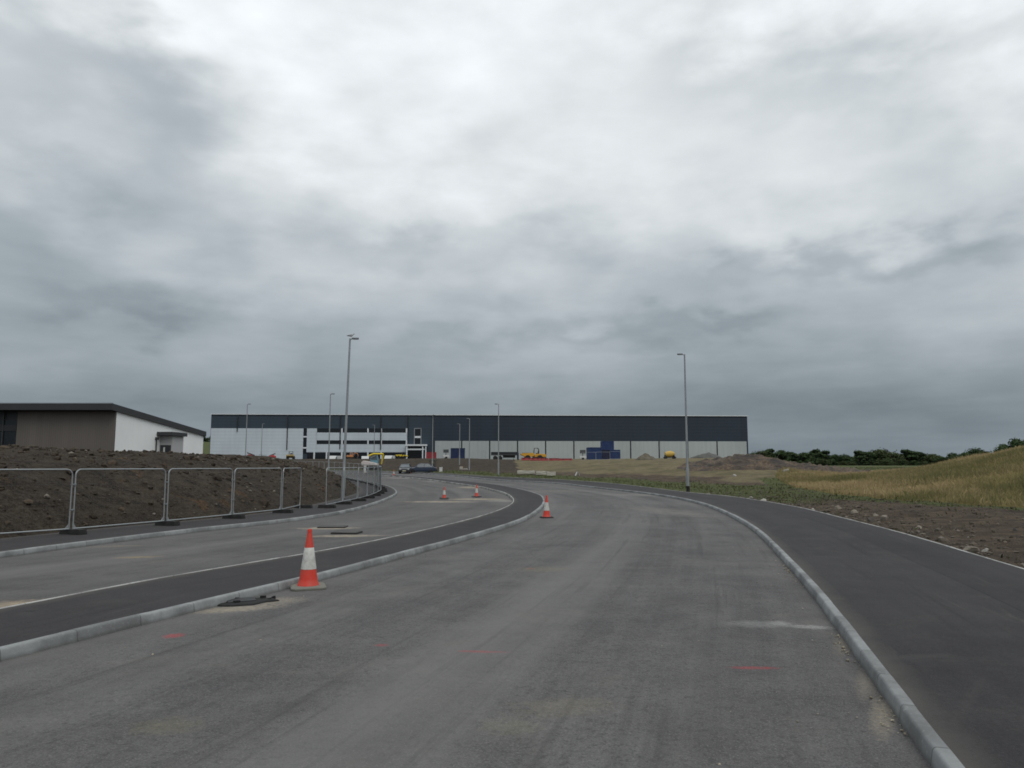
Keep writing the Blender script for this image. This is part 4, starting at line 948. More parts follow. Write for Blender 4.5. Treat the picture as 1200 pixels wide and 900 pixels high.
# cabins and containers
x, y, z = obj_at(505.3, 168); container(x, y, z, .1, 2.3, 2.2, 1.45, mat('dull_red_container', (.30, .035, .045), .6, 0, .25, 1.5, dirt=.3), 'small red container beside the entrance canopy')
x, y, z = obj_at(536.5, 160); container(x, y, z, R(2), 3.0, 2.4, 2.2, mat('mid_blue_paint', (.012, .026, .08), .55, 0, .25, 1.2, dirt=.15), 'single blue container between two lamp posts')
CG = 'stacked blue containers at the loading side'
x, y, z = obj_at(696.4, 172); z0_ = z; container(x, y, z, R(1), 3.3, 2.4, 2.75, BLUEP, 'blue container at the left of the stack', CG)
x, y, z = obj_at(709.7, 172.3); container(x, y, z0_, R(1), 1.7, 2.4, 2.2, BLUED, 'dark blue container in the middle of the stack', CG)
x, y, z = obj_at(720.4, 172); container(x, y, z0_, R(0), 2.3, 2.4, 2.2, BLUEP, 'blue container at the right of the stack', CG)
x, y, z = obj_at(711.7, 172.2); container(x, y, z0_ + 2.21, R(0), 2.85, 2.2, 1.95, BLUEP, 'blue container on top of the stack', CG)
# dark flatbed trailer
def trailer(x, y, z, rz, label):
    t = empty('trailer', (x, y, z), rz, label, 'trailer')
    MB().box((0, 0, 1.15), (5.6, 2.3, .2)).build('deck', STEELD, t, bevel=.02)
    b_ = MB(); b_.box((0, -1.12, 1.5), (5.5, .05, .5)); b_.box((0, 1.12, 1.5), (5.5, .05, .5)); b_.box((-2.75, 0, 1.5), (.05, 2.2, .5)); b_.build('side_board', mat('trailer_black', (.014, .016, .02), .6), t)
    MB().box((2.9, 0, .85), (.3, 2.2, 1.6)).build('headboard', BLUED, t, bevel=.02)
    for sx in (-1.9, -.9):
        for sy in (-.95, .95): make_wheel(t, sx, sy, .48, .3, 1, TYRE, STEELD, .55)
    MB().box((1.0, 0, .8), (2.6, 1.2, .5)).build('chassis', STEELD, t)
    for sy in (-.6, .6): MB().box((2.0, sy, .45), (.1, .1, .9)).build('leg', STEELD, t)
    return t
x, y, z = obj_at(591, 158); trailer(x, y, z, R(0), 'dark flatbed trailer parked left of the orange yellow dumper')
# roadwork barriers
def barrier(x, y, z, rz, m, label, group):
    t = empty('plastic_barrier', (x, y, z), rz, label, 'barrier', group)
    b_ = MB(); b_.loft([[(-.98, -w, h_), (.98, -w, h_), (.98, w, h_), (-.98, w, h_)] for w, h_ in ((.25, 0), (.25, .13), (.12, .22), (.1, .46), (.13, .52))]); b_.build('shell', m, t, bevel=.02)
    for sx in (-.5, .5): MB().box((sx, -.1, .36), (.36, .1, .08)).build('grip', TRIMB, t)
    return t
REDB = mat('red_barrier_plastic', (.27, .035, .04), .6, 0, .2, 2, dirt=.35)
BG = 'red plastic barriers along the bank top'
for i, (u, Y, rz) in enumerate(((617, 141, .05), (627.5, 141, -.1), (636.5, 142, .12), (649, 150, .02), (657.2, 150.3, -.06), (665, 151, .08))):
    x, y, z = obj_at(u, Y); barrier(x, y, z + .02, rz, REDB, 'red plastic barrier in front of the orange yellow dumper' if i < 3 else 'red plastic barrier below the mesh panels right of the dumper', BG)
x, y = at(312.5, 540, 106)[0], 106; barrier(x, y, at(312.5, 541.5, 106)[1], .02, mat('pale_barrier', (.45, .45, .41), .7, 0, .15, 3, dirt=.3), 'pale grey barrier block on the crest of the spoil mound', None)
# mesh panels on the platform
GP = 'mesh panels standing on the warehouse platform'
for u, Y, rz, lab in ((553, 158, .5, 'mesh panel standing right of the single blue container'), (649.5, 168, 0, 'mesh panel above the red barriers'), (681.5, 164, 0, 'mesh panel in front of the left container of the stack'), (698, 164, 0, 'mesh panel in front of the middle container of the stack'), (714.5, 164, 0, 'mesh panel in front of the right container of the stack')):
    x, y, z = obj_at(u, Y); fence_panel(x, y, z, rz, lab, GP, False)
# lighting towers
def light_tower(x, y, z, rz, label, k=1.0):
    t = empty('lighting_tower', (x, y, z), rz, label, 'lighting tower')
    MB().box((0, 0, .62 * k), (1.5 * k, .9 * k, .6 * k)).build('cabinet', WHITEP, t, bevel=.04)
    for sy in (-.5, .5): make_wheel(t, 0, sy * k, .28 * k, .16 * k, 1, TYRE, STEELD)
    MB().tube([(0, 0, .9 * k), (0, 0, 1.5 * k)], .08 * k, 8).build('mast', STEELD, t)
    MB().box((0, -.1 * k, 1.9 * k), (1.3 * k, .25 * k, .8 * k)).build('lamp_bank', mat('lamp_bank', (.06, .065, .065), .5), t, bevel=.03)
    MB().tube([(.75 * k, 0, .4 * k), (1.5 * k, 0, .35 * k)], .04 * k, 6).build('drawbar', STEELD, t); return t
x, y, z = obj_at(683, 168); light_tower(x, y, z, 0, 'lighting tower with dark lamp bank left of the stacked blue containers', .98)
x, y, z = obj_at(522.5, 165); light_tower(x, y, z, .3, 'lighting tower between the red container and the single blue container', .9)
# mixer drum
x, y, z = obj_at(785, 158)
t = empty('mixer_drum', (x, y, z), R(4), 'yellow mixer drum on a frame between the two stone heaps', 'mixer drum')
b_ = MB(); M_ = Matrix.Translation((0, 0, .98)) @ Matrix.Rotation(R(84), 4, 'Y'); b_.lathe([(.25, -1.05), (.5, -.98), (.68, -.3), (.66, .35), (.4, .85), (.33, 1.0)], 20, M_); b_.build('drum', mat('mixer_yellow', (.50, .33, .06), .5, 0, .25, 2, dirt=.3), t, smooth=True)
b_ = MB(); b_.box((0, -.5, .25), (2.6, .12, .14)); b_.box((0, .5, .25), (2.6, .12, .14)); b_.box((-1.0, 0, .5), (.12, 1.0, .6)); b_.box((.9, 0, .45), (.12, 1.0, .5)); b_.build('frame', STEELD, t)
for sx in (-.9, .9):
    for sy in (-.6, .6): make_wheel(t, sx, sy, .26, .14, 1, TYRE, STEELD)
# dark tracked site roller beside the saloon
x, y, z = obj_at(506.8, 124)
t = empty('compact_roller', (x, y, at(506.8, 552.5, 124)[1]), R(-70), 'small dark roller with a lamp beside the dark blue saloon', 'roller')
for sx in (-.75, .75):
    b_ = MB(); b_.lathe([(.05, -.55), (.36, -.55), (.38, -.53), (.38, .53), (.36, .55), (.05, .55)], 20, Matrix.Translation((sx, 0, .38)) @ Matrix.Rotation(R(90), 4, 'X')); b_.build('drum', STEELD, t, smooth=True)
MB().box((0, 0, .75), (1.5, .95, .4)).build('chassis', mat('roller_dark_green', (.022, .032, .032), .5), t, bevel=.05)
b_ = MB()
for sx, sy in ((-.3, -.42), (-.3, .42), (.55, -.42), (.55, .42)): b_.tube([(sx, sy, .9), (sx, sy, 1.75)], .035, 6)
b_.box((.12, 0, 1.78), (1.2, 1.05, .1)); b_.build('canopy', mat('roller_dark_green', (.022, .032, .032), .5), t)
MB().box((.2, 0, 1.1), (.45, .5, .35)).build('seat', TRIMB, t, bevel=.04)
MB().lathe([(.02, -.03), (.09, -.02), (.09, .03), (.02, .04)], 12, Matrix.Translation((.8, -.2, .7)) @ Matrix.Rotation(R(90), 4, 'Y')).build('lamp', PYEL, t)
# white cabinets
def cabinet(x, y, z, rz, label, w=.5, h=.9):
    t = empty('service_cabinet', (x, y, z), rz, label, 'cabinet')
    MB().box((0, 0, h / 2), (w, .3, h)).build('case', WHITEP, t, bevel=.015); MB().box((0, 0, h + .02), (w + .06, .36, .05)).build('lid', WHITEP, t, bevel=.01)
    MB().box((0, -.16, h / 2), (w - .08, .02, h - .14)).build('door', WHITEP, t, bevel=.004); MB().box((0, 0, -.05), (w + .1, .4, .12)).build('plinth', CONC, t); return t
x, y, z = obj_at(516.8, 120, .02); cabinet(x, y, z, .1, 'white cabinet on the verge right of the small dark roller', .5, .72)
x, _ = at(427.6, 550, 104); cabinet(x, 104, at(427.6, 553.5, 104)[1], .1, 'white post shaped cabinet behind the far fence below the excavator', .36, .9)
# pale blocks on the verge
def rough_block(name, size, seed, m, bev=.03):
    bm = bmesh.new(); bmesh.ops.create_cube(bm, size=1); bmesh.ops.subdivide_edges(bm, edges=bm.edges, cuts=4, use_grid_fill=True)
    r_ = random.Random(seed)
    for v in bm.verts:
        v.co = Vector((v.co.x * size[0], v.co.y * size[1], (v.co.z + .5) * size[2])) + Vector((r_.uniform(-1, 1), r_.uniform(-1, 1), r_.uniform(-1, 1))) * bev
    me = bpy.data.meshes.new(name); bm.to_mesh(me); bm.free(); me.materials.append(m); return me
for i, (u0, u1, vb, Y) in enumerate(((606.5, 627, 555.2, 101), (628.5, 640.3, 555.9, 97), (641.2, 651, 556.8, 93))):
    x0, z0_ = at(u0, vb, Y); x1, _ = at(u1, vb, Y)
    o = link('kerb_stack', rough_block('kerb_stack', (x1 - x0, .9, .42), i, CONC), None, None, ((x0 + x1) / 2, Y, z0_ - .02), R(-6))
    setp(o, ('longest pale concrete block lying on the verge', 'middle pale concrete block on the verge', 'right hand pale concrete block on the verge')[i], 'concrete block', 'pale concrete blocks on the verge')
for u, v, Y, s_ in ((540.5, 549.8, 124, .5), (544, 550, 124, .35), (546.5, 550.2, 123, .4)):
    x, z_ = at(u, v, Y); o = link('stone_lump', rough_block('stone_lump', (s_, s_ * .7, s_ * (.9 if u < 541 else .45)), int(u), CONC, .04), None, None, (x, Y, z_ - .05), .4)
    setp(o, {540.5: 'tallest white lump between the two short lamp posts', 544: 'middle white lump between the two short lamp posts', 546.5: 'right white lump between the two short lamp posts'}[u], 'stone', 'white lumps between the short lamp posts')
# small white A shaped board
x, z_ = at(676.5, 557.6, 86)
t = empty('a_board', (x, 86, z_), .15, 'small white A shaped board standing on the grass verge', 'board')
for sg in (-1, 1): MB().box((sg * .13, 0, .23), (.03, .5, .5), ry=sg * -.42).build('leaf', WHITEP, t, bevel=.006)
MB().tube([(0, -.22, .45), (0, .22, .45)], .02, 6).build('hinge', STEELD, t)
# heaps
def heap(u, Y, w, h, m, label, seed, dpt=None, name='soil_heap', amp=.12, zbase=None, pw=1.0):
    x, y, z = obj_at(u, Y); z = z if zbase is None else zbase; n = 70; dp = dpt or w
    V = []; 
    for i in range(n + 1):
        for j in range(48):
            rr_ = i / n; a = 2 * math.pi * j / 48; V.append((math.cos(a) * rr_ * w / 2, math.sin(a) * rr_ * dp / 2))
    P_ = np.array(V); X = P_[:, 0] + x; Y_ = P_[:, 1] + y; rr_ = np.hypot(P_[:, 0] / (w / 2), P_[:, 1] / (dp / 2))
    edge = 1 + .22 * fbm(np.cos(np.arctan2(P_[:, 1], P_[:, 0])) * 1.6 + seed, np.sin(np.arctan2(P_[:, 1], P_[:, 0])) * 1.6, 2, seed)
    prof = np.clip(1 - (rr_ * edge) ** (1 + pw), -.3, 1)
    Z = h * prof * (1 + .45 * fbm(X / (w * .22), Y_ / (dp * .22), 3, seed + 1)) + amp * fbm(X / 1.1, Y_ / 1.1, 4, seed + 2) + amp * .5 * fbm(X / .3, Y_ / .3, 2, seed + 3) - .12
    Z -= .5 * sstep(.85, 1, rr_)
    gr_ = ground_parts(X, Y_)[0]
    i = np.arange(n)[:, None] * 48; j = np.arange(48)[None]; q = np.stack([i + j, i + 48 + j, i + 48 + (j + 1) % 48, i + (j + 1) % 48], -1).reshape(-1, 4)
    me = np_mesh(name, np.c_[P_, Z + gr_ - z], q, True); o = link(name, me, m, None, (x, y, z)); setp(o, label, 'heap'); return o
HS = mat('heap_stone', (.10, .088, .066), .95, 0, .5, 2, .5); HG = mat('heap_gravel', (.085, .085, .08), .95, 0, .4, 3, .5)
def heap_mat():
    m, nt, b = new_mat('heap_spoil'); g = NT(nt); o = g.n('ShaderNodeTexCoord').outputs['Object']; a = g.noise(o, .35, 6, .65, .5); c = g.noise(o, 3.5, 5, .7)
    col = g.mix(g.ramp(a, (.40, .58)), (.030, .025, .021), (.14, .10, .066)); col = g.mix(g.ramp(c, (.42, .58, 0, .7)), col, (.026, .022, .019)); col = g.mix(g.ramp(c, (.64, .76, 0, .8)), col, (.2, .18, .15))
    g.l(col, b.inputs['Base Color']); b.inputs['Roughness'].default_value = .95; g.l(g.bump(c, .9, .15), b.inputs['Normal']); return m
heap(757, 152, 5.0, 1.35, HS, 'pointed brown stone heap left of the yellow mixer drum', 3, pw=.25, amp=.06)
heap(828, 162, 7.6, 1.15, HG, 'low grey gravel heap behind the right lamp post', 5, pw=.5, amp=.05)
heap(904, 91, 25, 1.12, heap_mat(), 'wide dark lumpy spoil heap in front of the warehouse right end', 9, 22, amp=.5, pw=1.0)
# raised ironwork frames standing proud of the unfinished side road
def raised_frame(u, v, L, W, h, rz, label):
    x, y = px(u, v); t = empty('manhole_cover', (x, y, float(zr(x, y))), rz, label, 'manhole cover', 'raised manhole covers in the side road')
    f_ = MB()
    for sg in (-1, 1): f_.box((0, sg * (W / 2 - .04), h / 2), (L, .08, h)); f_.box((sg * (L / 2 - .04), 0, h / 2), (.08, W - .161, h))
    f_.build('frame', mat('cast_iron', (.028, .026, .026), .7, .3, .35, 8, .3, dirt=.2), t, bevel=.006)
    for sg in (-1, 1): MB().box((sg * (L / 4 - .022), 0, h - .012), (L / 2 - .05, W - .17, .02)).build('cover', mat('cast_iron_cover', (.07, .068, .066), .75, .2, .35, 14, .5, dirt=.4), t, bevel=.004)
    return t
raised_frame(390, 618, .9, .6, .04, R(4), 'raised dark manhole cover in the side road, farther of two'); raised_frame(406.5, 625, .78, .62, .05, R(-6), 'raised dark manhole cover in the side road, nearer of two')
# broken gully hole beside the island kerb
def gully():
    x, y = px(289, 706); t = empty('broken_gully', (x, y, 0), R(25), 'dark broken gully hole with lumps of asphalt beside the island kerb', 'gully')
    r_ = random.Random(3); n = 22
    blk = mat('black_asphalt_and_hole', (.013, .013, .013), .95, 0, .5, 12, .6)
    ring = [(.46 * (1 + r_.uniform(-.22, .18)) * math.cos(2 * math.pi * i / n), .26 * (1 + r_.uniform(-.3, .25)) * math.sin(2 * math.pi * i / n)) for i in range(n)]
    b_ = MB(); b_.loft([[(a * s_, c * s_, z_) for a, c in ring] for s_, z_ in ((1, .008), (.97, .02), (.85, .03), (.6, .028))]); b_.build('dark_hole_slab', blk, t)  # raised black slab; the darkness of the sunken hole is in its colour
    b_ = MB(); b_.box((-.08, .02, .036), (.40, .22, .022), rz=.08, rx=.06); b_.build('grate', mat('gully_grate', (.03, .031, .033), .6, .3, .3, 14, .3), t, bevel=.008)
    for i in range(5):
        b_ = MB()
        a = r_.uniform(.1, .72); s_ = r_.uniform(.04, .09); b_.box((a * r_.choice([1, 1, -.8]) * .8, r_.uniform(-.2, .2), s_ * .35), (s_, s_ * .8, s_ * .7), rz=r_.uniform(0, 3), rx=r_.uniform(-.4, .4))
        b_.build('asphalt_lump', blk, t, bevel=.004)
    return t
gully()
# ------------------------------------------------------------------ leaf and blade materials carrying per-blade tone and a painted shade factor
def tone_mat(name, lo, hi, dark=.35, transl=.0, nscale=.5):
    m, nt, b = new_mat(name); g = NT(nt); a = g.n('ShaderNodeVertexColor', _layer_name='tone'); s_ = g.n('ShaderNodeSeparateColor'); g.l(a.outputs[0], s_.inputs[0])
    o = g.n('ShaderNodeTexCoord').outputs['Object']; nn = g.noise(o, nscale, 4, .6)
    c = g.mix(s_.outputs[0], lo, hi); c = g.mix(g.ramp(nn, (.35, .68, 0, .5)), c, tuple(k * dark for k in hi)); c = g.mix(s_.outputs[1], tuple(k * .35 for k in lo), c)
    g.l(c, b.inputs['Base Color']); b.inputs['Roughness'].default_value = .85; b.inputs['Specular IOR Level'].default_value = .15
    return m
def leaves(C, N, size, rng):
    """small folded leaf quads at centres C facing N"""
    n = len(C); a = rng.normal(size=(n, 3)); t = np.cross(N, a); t /= np.linalg.norm(t, axis=1)[:, None] + 1e-9; b_ = np.cross(N, t); b_ /= np.linalg.norm(b_, axis=1)[:, None] + 1e-9
    s = (size * rng.uniform(.6, 1.4, n))[:, None]
    V = np.stack([C - t * s, C - b_ * s * .55 + N * s * .2, C + t * s, C + b_ * s * .55 - N * s * .15], 1).reshape(-1, 3)
    return V, np.arange(4 * n).reshape(n, 4)
BARK = mat('bark', (.06, .048, .038), .95, 0, .4, 6, .5)
LEAFS = [tone_mat('foliage_dark', (.024, .042, .019), (.058, .092, .036)), tone_mat('foliage_mid', (.028, .05, .02), (.072, .112, .042)), tone_mat('foliage_olive', (.034, .05, .021), (.088, .112, .046))]
def tree_variant(seed, hgt, wid, leafm, nl=9, per=230):
    rng = np.random.default_rng(seed); Cs = []; Ns = []; Tn = []
    limbs = MB(); limbs.tube([(0, 0, -.4), (.05, 0, hgt * .3), (0, .1, hgt * .62)], [.06 * hgt * .42, .04 * hgt * .42, .02 * hgt * .3], 8)
    for k in range(nl):
        a = rng.uniform(0, 2 * math.pi); f = (k + .5) / nl; zc = hgt * (.22 + .62 * f); rad = wid / 2 * (.75 * math.sin(math.pi * min(1, .25 + .72 * f)) * rng.uniform(.35, 1.0))
        c = np.array([math.cos(a) * rad, math.sin(a) * rad, zc]); rr_ = wid * rng.uniform(.20, .33) * (1.15 - .45 * f)
        limbs.tube([(0, 0, zc * .55), tuple(c * np.array([.6, .6, .9])), tuple(c)], [.028 * hgt * .3, .018 * hgt * .3, .006 * hgt * .3], 5)
        d_ = rng.normal(size=(per, 3)); d_ /= np.linalg.norm(d_, axis=1)[:, None]; q = rr_ * rng.uniform(.45, 1.08, per)[:, None] ** .7
        lump = 1 + .3 * np.sin(d_[:, :1] * 5 + k) * np.cos(d_[:, 1:2] * 4 - k)
        p = c + d_ * q * lump * np.array([1, 1, .82]); Cs.append(p); n_ = d_ + rng.normal(size=(per, 3)) * .5; n_ /= np.linalg.norm(n_, axis=1)[:, None]; Ns.append(n_)
        Tn.append(np.c_[np.clip(.5 + rng.normal(0, .22, per) + .25 * d_[:, 2], 0, 1), np.clip(.55 + .5 * d_[:, 2] + .25 * (q[:, 0] / rr_ - .6), .15, 1)])  # second value paints shade under and inside each leaf clump
    C = np.vstack(Cs); N = np.vstack(Ns); T = np.vstack(Tn); V, Fq = leaves(C, N, hgt * .033, rng)
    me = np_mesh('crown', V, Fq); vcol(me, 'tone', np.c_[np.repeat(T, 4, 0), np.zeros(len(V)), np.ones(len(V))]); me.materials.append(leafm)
    return me, limbs.mesh('trunk', BARK, smooth=True)
def tvh(k): m_ = TV[k][0]; a_ = np.empty(len(m_.vertices) * 3, np.float32); m_.vertices.foreach_get('co', a_); return float(np.percentile(a_[2::3], 99.3))
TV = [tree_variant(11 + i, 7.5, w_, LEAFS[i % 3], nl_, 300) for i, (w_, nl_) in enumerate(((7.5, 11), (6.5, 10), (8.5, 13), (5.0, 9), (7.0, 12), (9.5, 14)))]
TVH = [tvh(i) for i in range(6)]
def tree(x, y, z, k, kind, rz, label, group, ks=1.0):
    t = empty('broadleaf_tree', (x, y, z), rz, label, 'tree', group); k = k * 7.3 / TVH[kind]; t.scale = (k * ks, k * ks, k)
    link('trunk', TV[kind][1], None, t); link('crown', TV[kind][0], None, t); return t
rt = random.Random(21); TG = 'distant trees along the right horizon'
front = [(891, 529.3), (903, 526.5), (914, 528), (926, 530), (941, 530.5), (956, 527), (967, 528.5), (977, 533.5), (990, 533), (1006, 528.5), (1019, 530), (1033, 527.3), (1047, 531.5), (1061, 527.3), (1075, 529.8), (1091, 532.5), (1103, 536), (1117, 534.5), (1130, 531), (1143, 526), (1154, 529)]
for i, (u, v) in enumerate(front):
    Y = rt.uniform(262, 292); x, zt = at(u, v, Y); zb = gz(x, Y) - .8
    lab = {0: 'dark tree just right of the warehouse end', 1: 'rounded dark tree, second from the warehouse end', 19: 'dark round topped tree just clearing the grass hill crest'}.get(i, 'dark green tree in the distant belt right of the warehouse')
    tree(x, Y, zb, (zt - zb) / 7.3, rt.randrange(6), rt.uniform(0, 6), lab, TG, rt.uniform(1.35, 1.9))
for i in range(22):
    u = 882 + i * 11 + rt.uniform(-4, 4); Y = rt.uniform(300, 335); v = 532.5 + rt.uniform(-1.5, 3); x, zt = at(u, v, Y); zb = gz(x, Y) - .4
    tree(x, Y, zb, (zt - zb) / 7.3, rt.randrange(6), rt.uniform(0, 6), 'dark green tree in the distant belt right of the warehouse', TG, rt.uniform(1.1, 1.5))
for i in range(20):
    u = 884 + i * 10.5 + rt.uniform(-4, 4); Y = rt.uniform(248, 258); v = 539.5 + rt.uniform(-2, 2); x, zt = at(u, v, Y); zb = gz(x, Y) - .5
    tree(x, Y, zb, (zt - zb) / 7.3, rt.randrange(6), rt.uniform(0, 6), 'low bushy tree at the foot of the distant belt', 'low bushy trees at the foot of the distant belt', rt.uniform(1.3, 1.9))
for u, v, Y, lab in ((1176, 521.5, 150, 'tree top showing over the grass hill, lower one at the right edge'), (1189, 515.3, 140, 'tree top showing over the grass hill, taller one at the right edge'), (1206, 516, 145, 'tree at the right edge behind the grass hill')):
    x, zt = at(u, v, Y); zb = gz(x, Y) - .3; tree(x, Y, zb, (zt - zb) / 7.3, 4, u, lab, 'trees behind the grass hill', 1.15)
for i, (u, v, Y) in enumerate(((238, 511, 372), (243.5, 513, 375), (249, 510.5, 372), (233, 512, 380))):
    x, zt = at(u, v, Y); zb = gz(x, Y) - .4; tree(x, Y, zb, (zt - zb) / 7.3, i, i, 'dark distant tree in the gap between the low building and the warehouse', 'trees in the gap between the two buildings', 1.1)

# ------------------------------------------------------------------ grass
def blades(name, X, Y, Z, H, W, m, tone, lean=.35, kind='stuff', seed=1):
    rng = np.random.default_rng(seed); n = len(X); a = rng.uniform(0, 2 * math.pi, n); l = rng.normal(0, lean, n) * H; b_ = rng.uniform(0, 2 * math.pi, n)
    bx, by = np.cos(a) * W / 2, np.sin(a) * W / 2; tx, ty = np.cos(b_) * l, np.sin(b_) * l
    V = np.stack([np.c_[X - bx, Y - by, Z], np.c_[X + bx, Y + by, Z], np.c_[X + bx * .6 + tx * .4, Y + by * .6 + ty * .4, Z + H * .6], np.c_[X + tx, Y + ty, Z + H * (1 - .25 * np.abs(l / H))]], 1).reshape(-1, 3)
    me = np_mesh(name, V, np.arange(4 * n).reshape(n, 4)); T = np.repeat(tone, 4); hgt = np.tile([.6, .6, .9, 1.0], n)  # blade bases darkened in colour as painted self-shade
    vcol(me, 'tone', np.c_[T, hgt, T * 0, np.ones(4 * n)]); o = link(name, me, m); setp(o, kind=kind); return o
def scatter(n, x0, x1, y0, y1, rng): return rng.uniform(x0, x1, n), rng.uniform(y0, y1, n)
rng = np.random.default_rng(8)
X, Y = scatter(620000, 14, 78, 14, 104, rng); keep = (X / np.maximum(Y, 1) < .80); X, Y = X[keep], Y[keep]
z, green, dry, tan, brown, ins = ground_parts(X, Y)
dens = fbm(X / 2.5, Y / 2.5, 3, 91)
k_ = (dry > .5) & (rng.uniform(0, 1, len(X)) < .75 + .6 * dens); Xd, Yd, Zd = X[k_], Y[k_], z[k_]; n = len(Xd)
gsel = fbm(Xd / 7, Yd / 7, 3, 92) + .35 * fbm(Xd / 1.5, Yd / 1.5, 2, 93)
M_DRY = tone_mat('dry_grass', (.135, .145, .055), (.45, .345, .19), .6, nscale=.22)
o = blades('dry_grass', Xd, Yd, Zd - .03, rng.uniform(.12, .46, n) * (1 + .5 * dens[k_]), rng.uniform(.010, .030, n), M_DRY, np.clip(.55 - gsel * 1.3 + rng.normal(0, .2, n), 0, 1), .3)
setp(o, 'tall straw coloured grass covering the hill on the right', 'grass')
X, Y = scatter(150000, -40, 75, 33, 135, rng); z, green, dry, tan, brown, ins = ground_parts(X, Y)
k_ = (green > .25) & (rng.uniform(0, 1, len(X)) < green * (.45 + .9 * fbm(X / 1.8, Y / 1.8, 3, 95))); n = int(k_.sum())
M_GRN = tone_mat('verge_grass', (.035, .042, .016), (.115, .118, .05), .45, nscale=.8)
o = blades('verge_grass', X[k_], Y[k_], z[k_] - .02, rng.uniform(.05, .24, n), rng.uniform(.02, .08, n), M_GRN, np.clip(rng.normal(.45, .28, n), 0, 1), .6, seed=4); setp(o, 'low green weeds growing along the far verge', 'weeds')
# sparse weeds on the near verge and along the hill foot
X, Y = scatter(9000, 9, 26, 10, 44, rng); z, green, dry, tan, brown, ins = ground_parts(X, Y)
k_ = (~ins) & (dry < .1) & ((fbm(X / 1.6, Y / 1.6, 3, 97) > .38) | (green > .4)); n = int(k_.sum())
o = blades('verge_weeds', X[k_], Y[k_], z[k_] - .02, rng.uniform(.04, .16, n), rng.uniform(.02, .06, n), M_GRN, np.clip(rng.normal(.45, .28, n), 0, 1), .6, seed=5); setp(o, 'sparse green weeds on the bare soil strip at right', 'weeds')

# ------------------------------------------------------------------ clods and stones
def clod_protos(n, seed):
    out = []; r_ = np.random.default_rng(seed)
    for i in range(n):
        bm = bmesh.new(); bmesh.ops.create_icosphere(bm, subdivisions=1, radius=1)
        for v in bm.verts: v.co *= float(r_.uniform(.65, 1.2))
        out.append((np.array([v.co[:] for v in bm.verts]), np.array([[v.index for v in f.verts] for f in bm.faces]))); bm.free()
    return out
PROTO = clod_protos(8, 3)
def clods(name, X, Y, Z, S, m, seed, flat=.65):
    r_ = np.random.default_rng(seed); Vs = []; Fs = []; base = 0; Ts = []
    for i in range(len(X)):
        V, Fc = PROTO[r_.integers(8)]; a = r_.uniform(0, 6.28); c, s_ = math.cos(a), math.sin(a); sx, sy, sz = S[i] * r_.uniform(.6, 1.2, 3)
        v = V * (sx, sy, sz * flat); v = np.c_[v[:, 0] * c - v[:, 1] * s_, v[:, 0] * s_ + v[:, 1] * c, v[:, 2]] + (X[i], Y[i], Z[i] + S[i] * .15)
        Vs.append(v); Fs.append(Fc + base); base += len(V); Ts.append(np.full(len(V), r_.uniform(0, 1)))
    me = np_mesh(name, np.vstack(Vs), np.vstack(Fs)); T = np.concatenate(Ts); vcol(me, 'tone', np.c_[T, np.ones_like(T), T, T]); return link(name, me, m)
M_CLOD = tone_mat('clod', (.020, .0155, .0115), (.082, .063, .045), .45, nscale=3); M_CLODB = tone_mat('verge_clod', (.038, .031, .024), (.15, .125, .098), .45, nscale=3)
M_STONE = tone_mat('verge_stone', (.09, .08, .068), (.24, .21, .175), .55, nscale=5); M_GRIT = tone_mat('loose_grit', (.12, .105, .075), (.42, .38, .30), .6, nscale=9)
# spoil mound
X, Y = scatter(26000, -48, -7, 12, 66, rng); keep = (X / np.maximum(Y, 1) > -.78); X, Y = X[keep], Y[keep]; z, _, _, _, _, ins = ground_parts(X, Y); dl, _ = pdist(X, Y, FOOT_L); k_ = (~ins) & (dl > .15) & (dl < 16); X, Y, z = X[k_], Y[k_], z[k_]
S = np.clip(rng.lognormal(-3.5, .78, len(X)), .012, .30); o = clods('soil_clods', X, Y, z, S, M_CLOD, 1); setp(o, 'lumps of dark soil over the spoil mound', 'soil', None, 'stuff')
sel = rng.choice(len(X), 420, replace=False); o = clods('pale_pebbles', X[sel], Y[sel], z[sel] + .02, np.clip(rng.lognormal(-3.1, .45, 420), .02, .12), M_STONE, 2); setp(o, 'pale pebbles scattered over the spoil mound', 'pebbles', None, 'stuff')
# right strip
X, Y = scatter(16000, 8.5, 24, 8, 52, rng); z, _, dry, _, _, ins = ground_parts(X, Y); de, _ = pdist(X, Y, EDGE_R); k_ = (~ins) & (dry < .1) & (de > .1) & (rng.uniform(0, 1, len(X)) < .35 + .8 * np.exp(-de / 1.3)); X, Y, z, de = X[k_], Y[k_], z[k_], de[k_]
S = np.clip(rng.lognormal(-3.5, .55, len(X)), .012, .16); o = clods('verge_clods', X, Y, z, S, M_CLODB, 3); setp(o, 'broken soil lumps on the bare strip beside the wide footway', 'soil', None, 'stuff')
k_ = de < 1.6; X, Y, z = X[k_][:260], Y[k_][:260], z[k_][:260]; o = clods('verge_pebbles', X, Y, z + .01, np.clip(rng.lognormal(-3.5, .5, len(X)), .015, .09), M_STONE, 4); setp(o, 'small pale pebbles along the footway edging', 'pebbles', None, 'stuff')
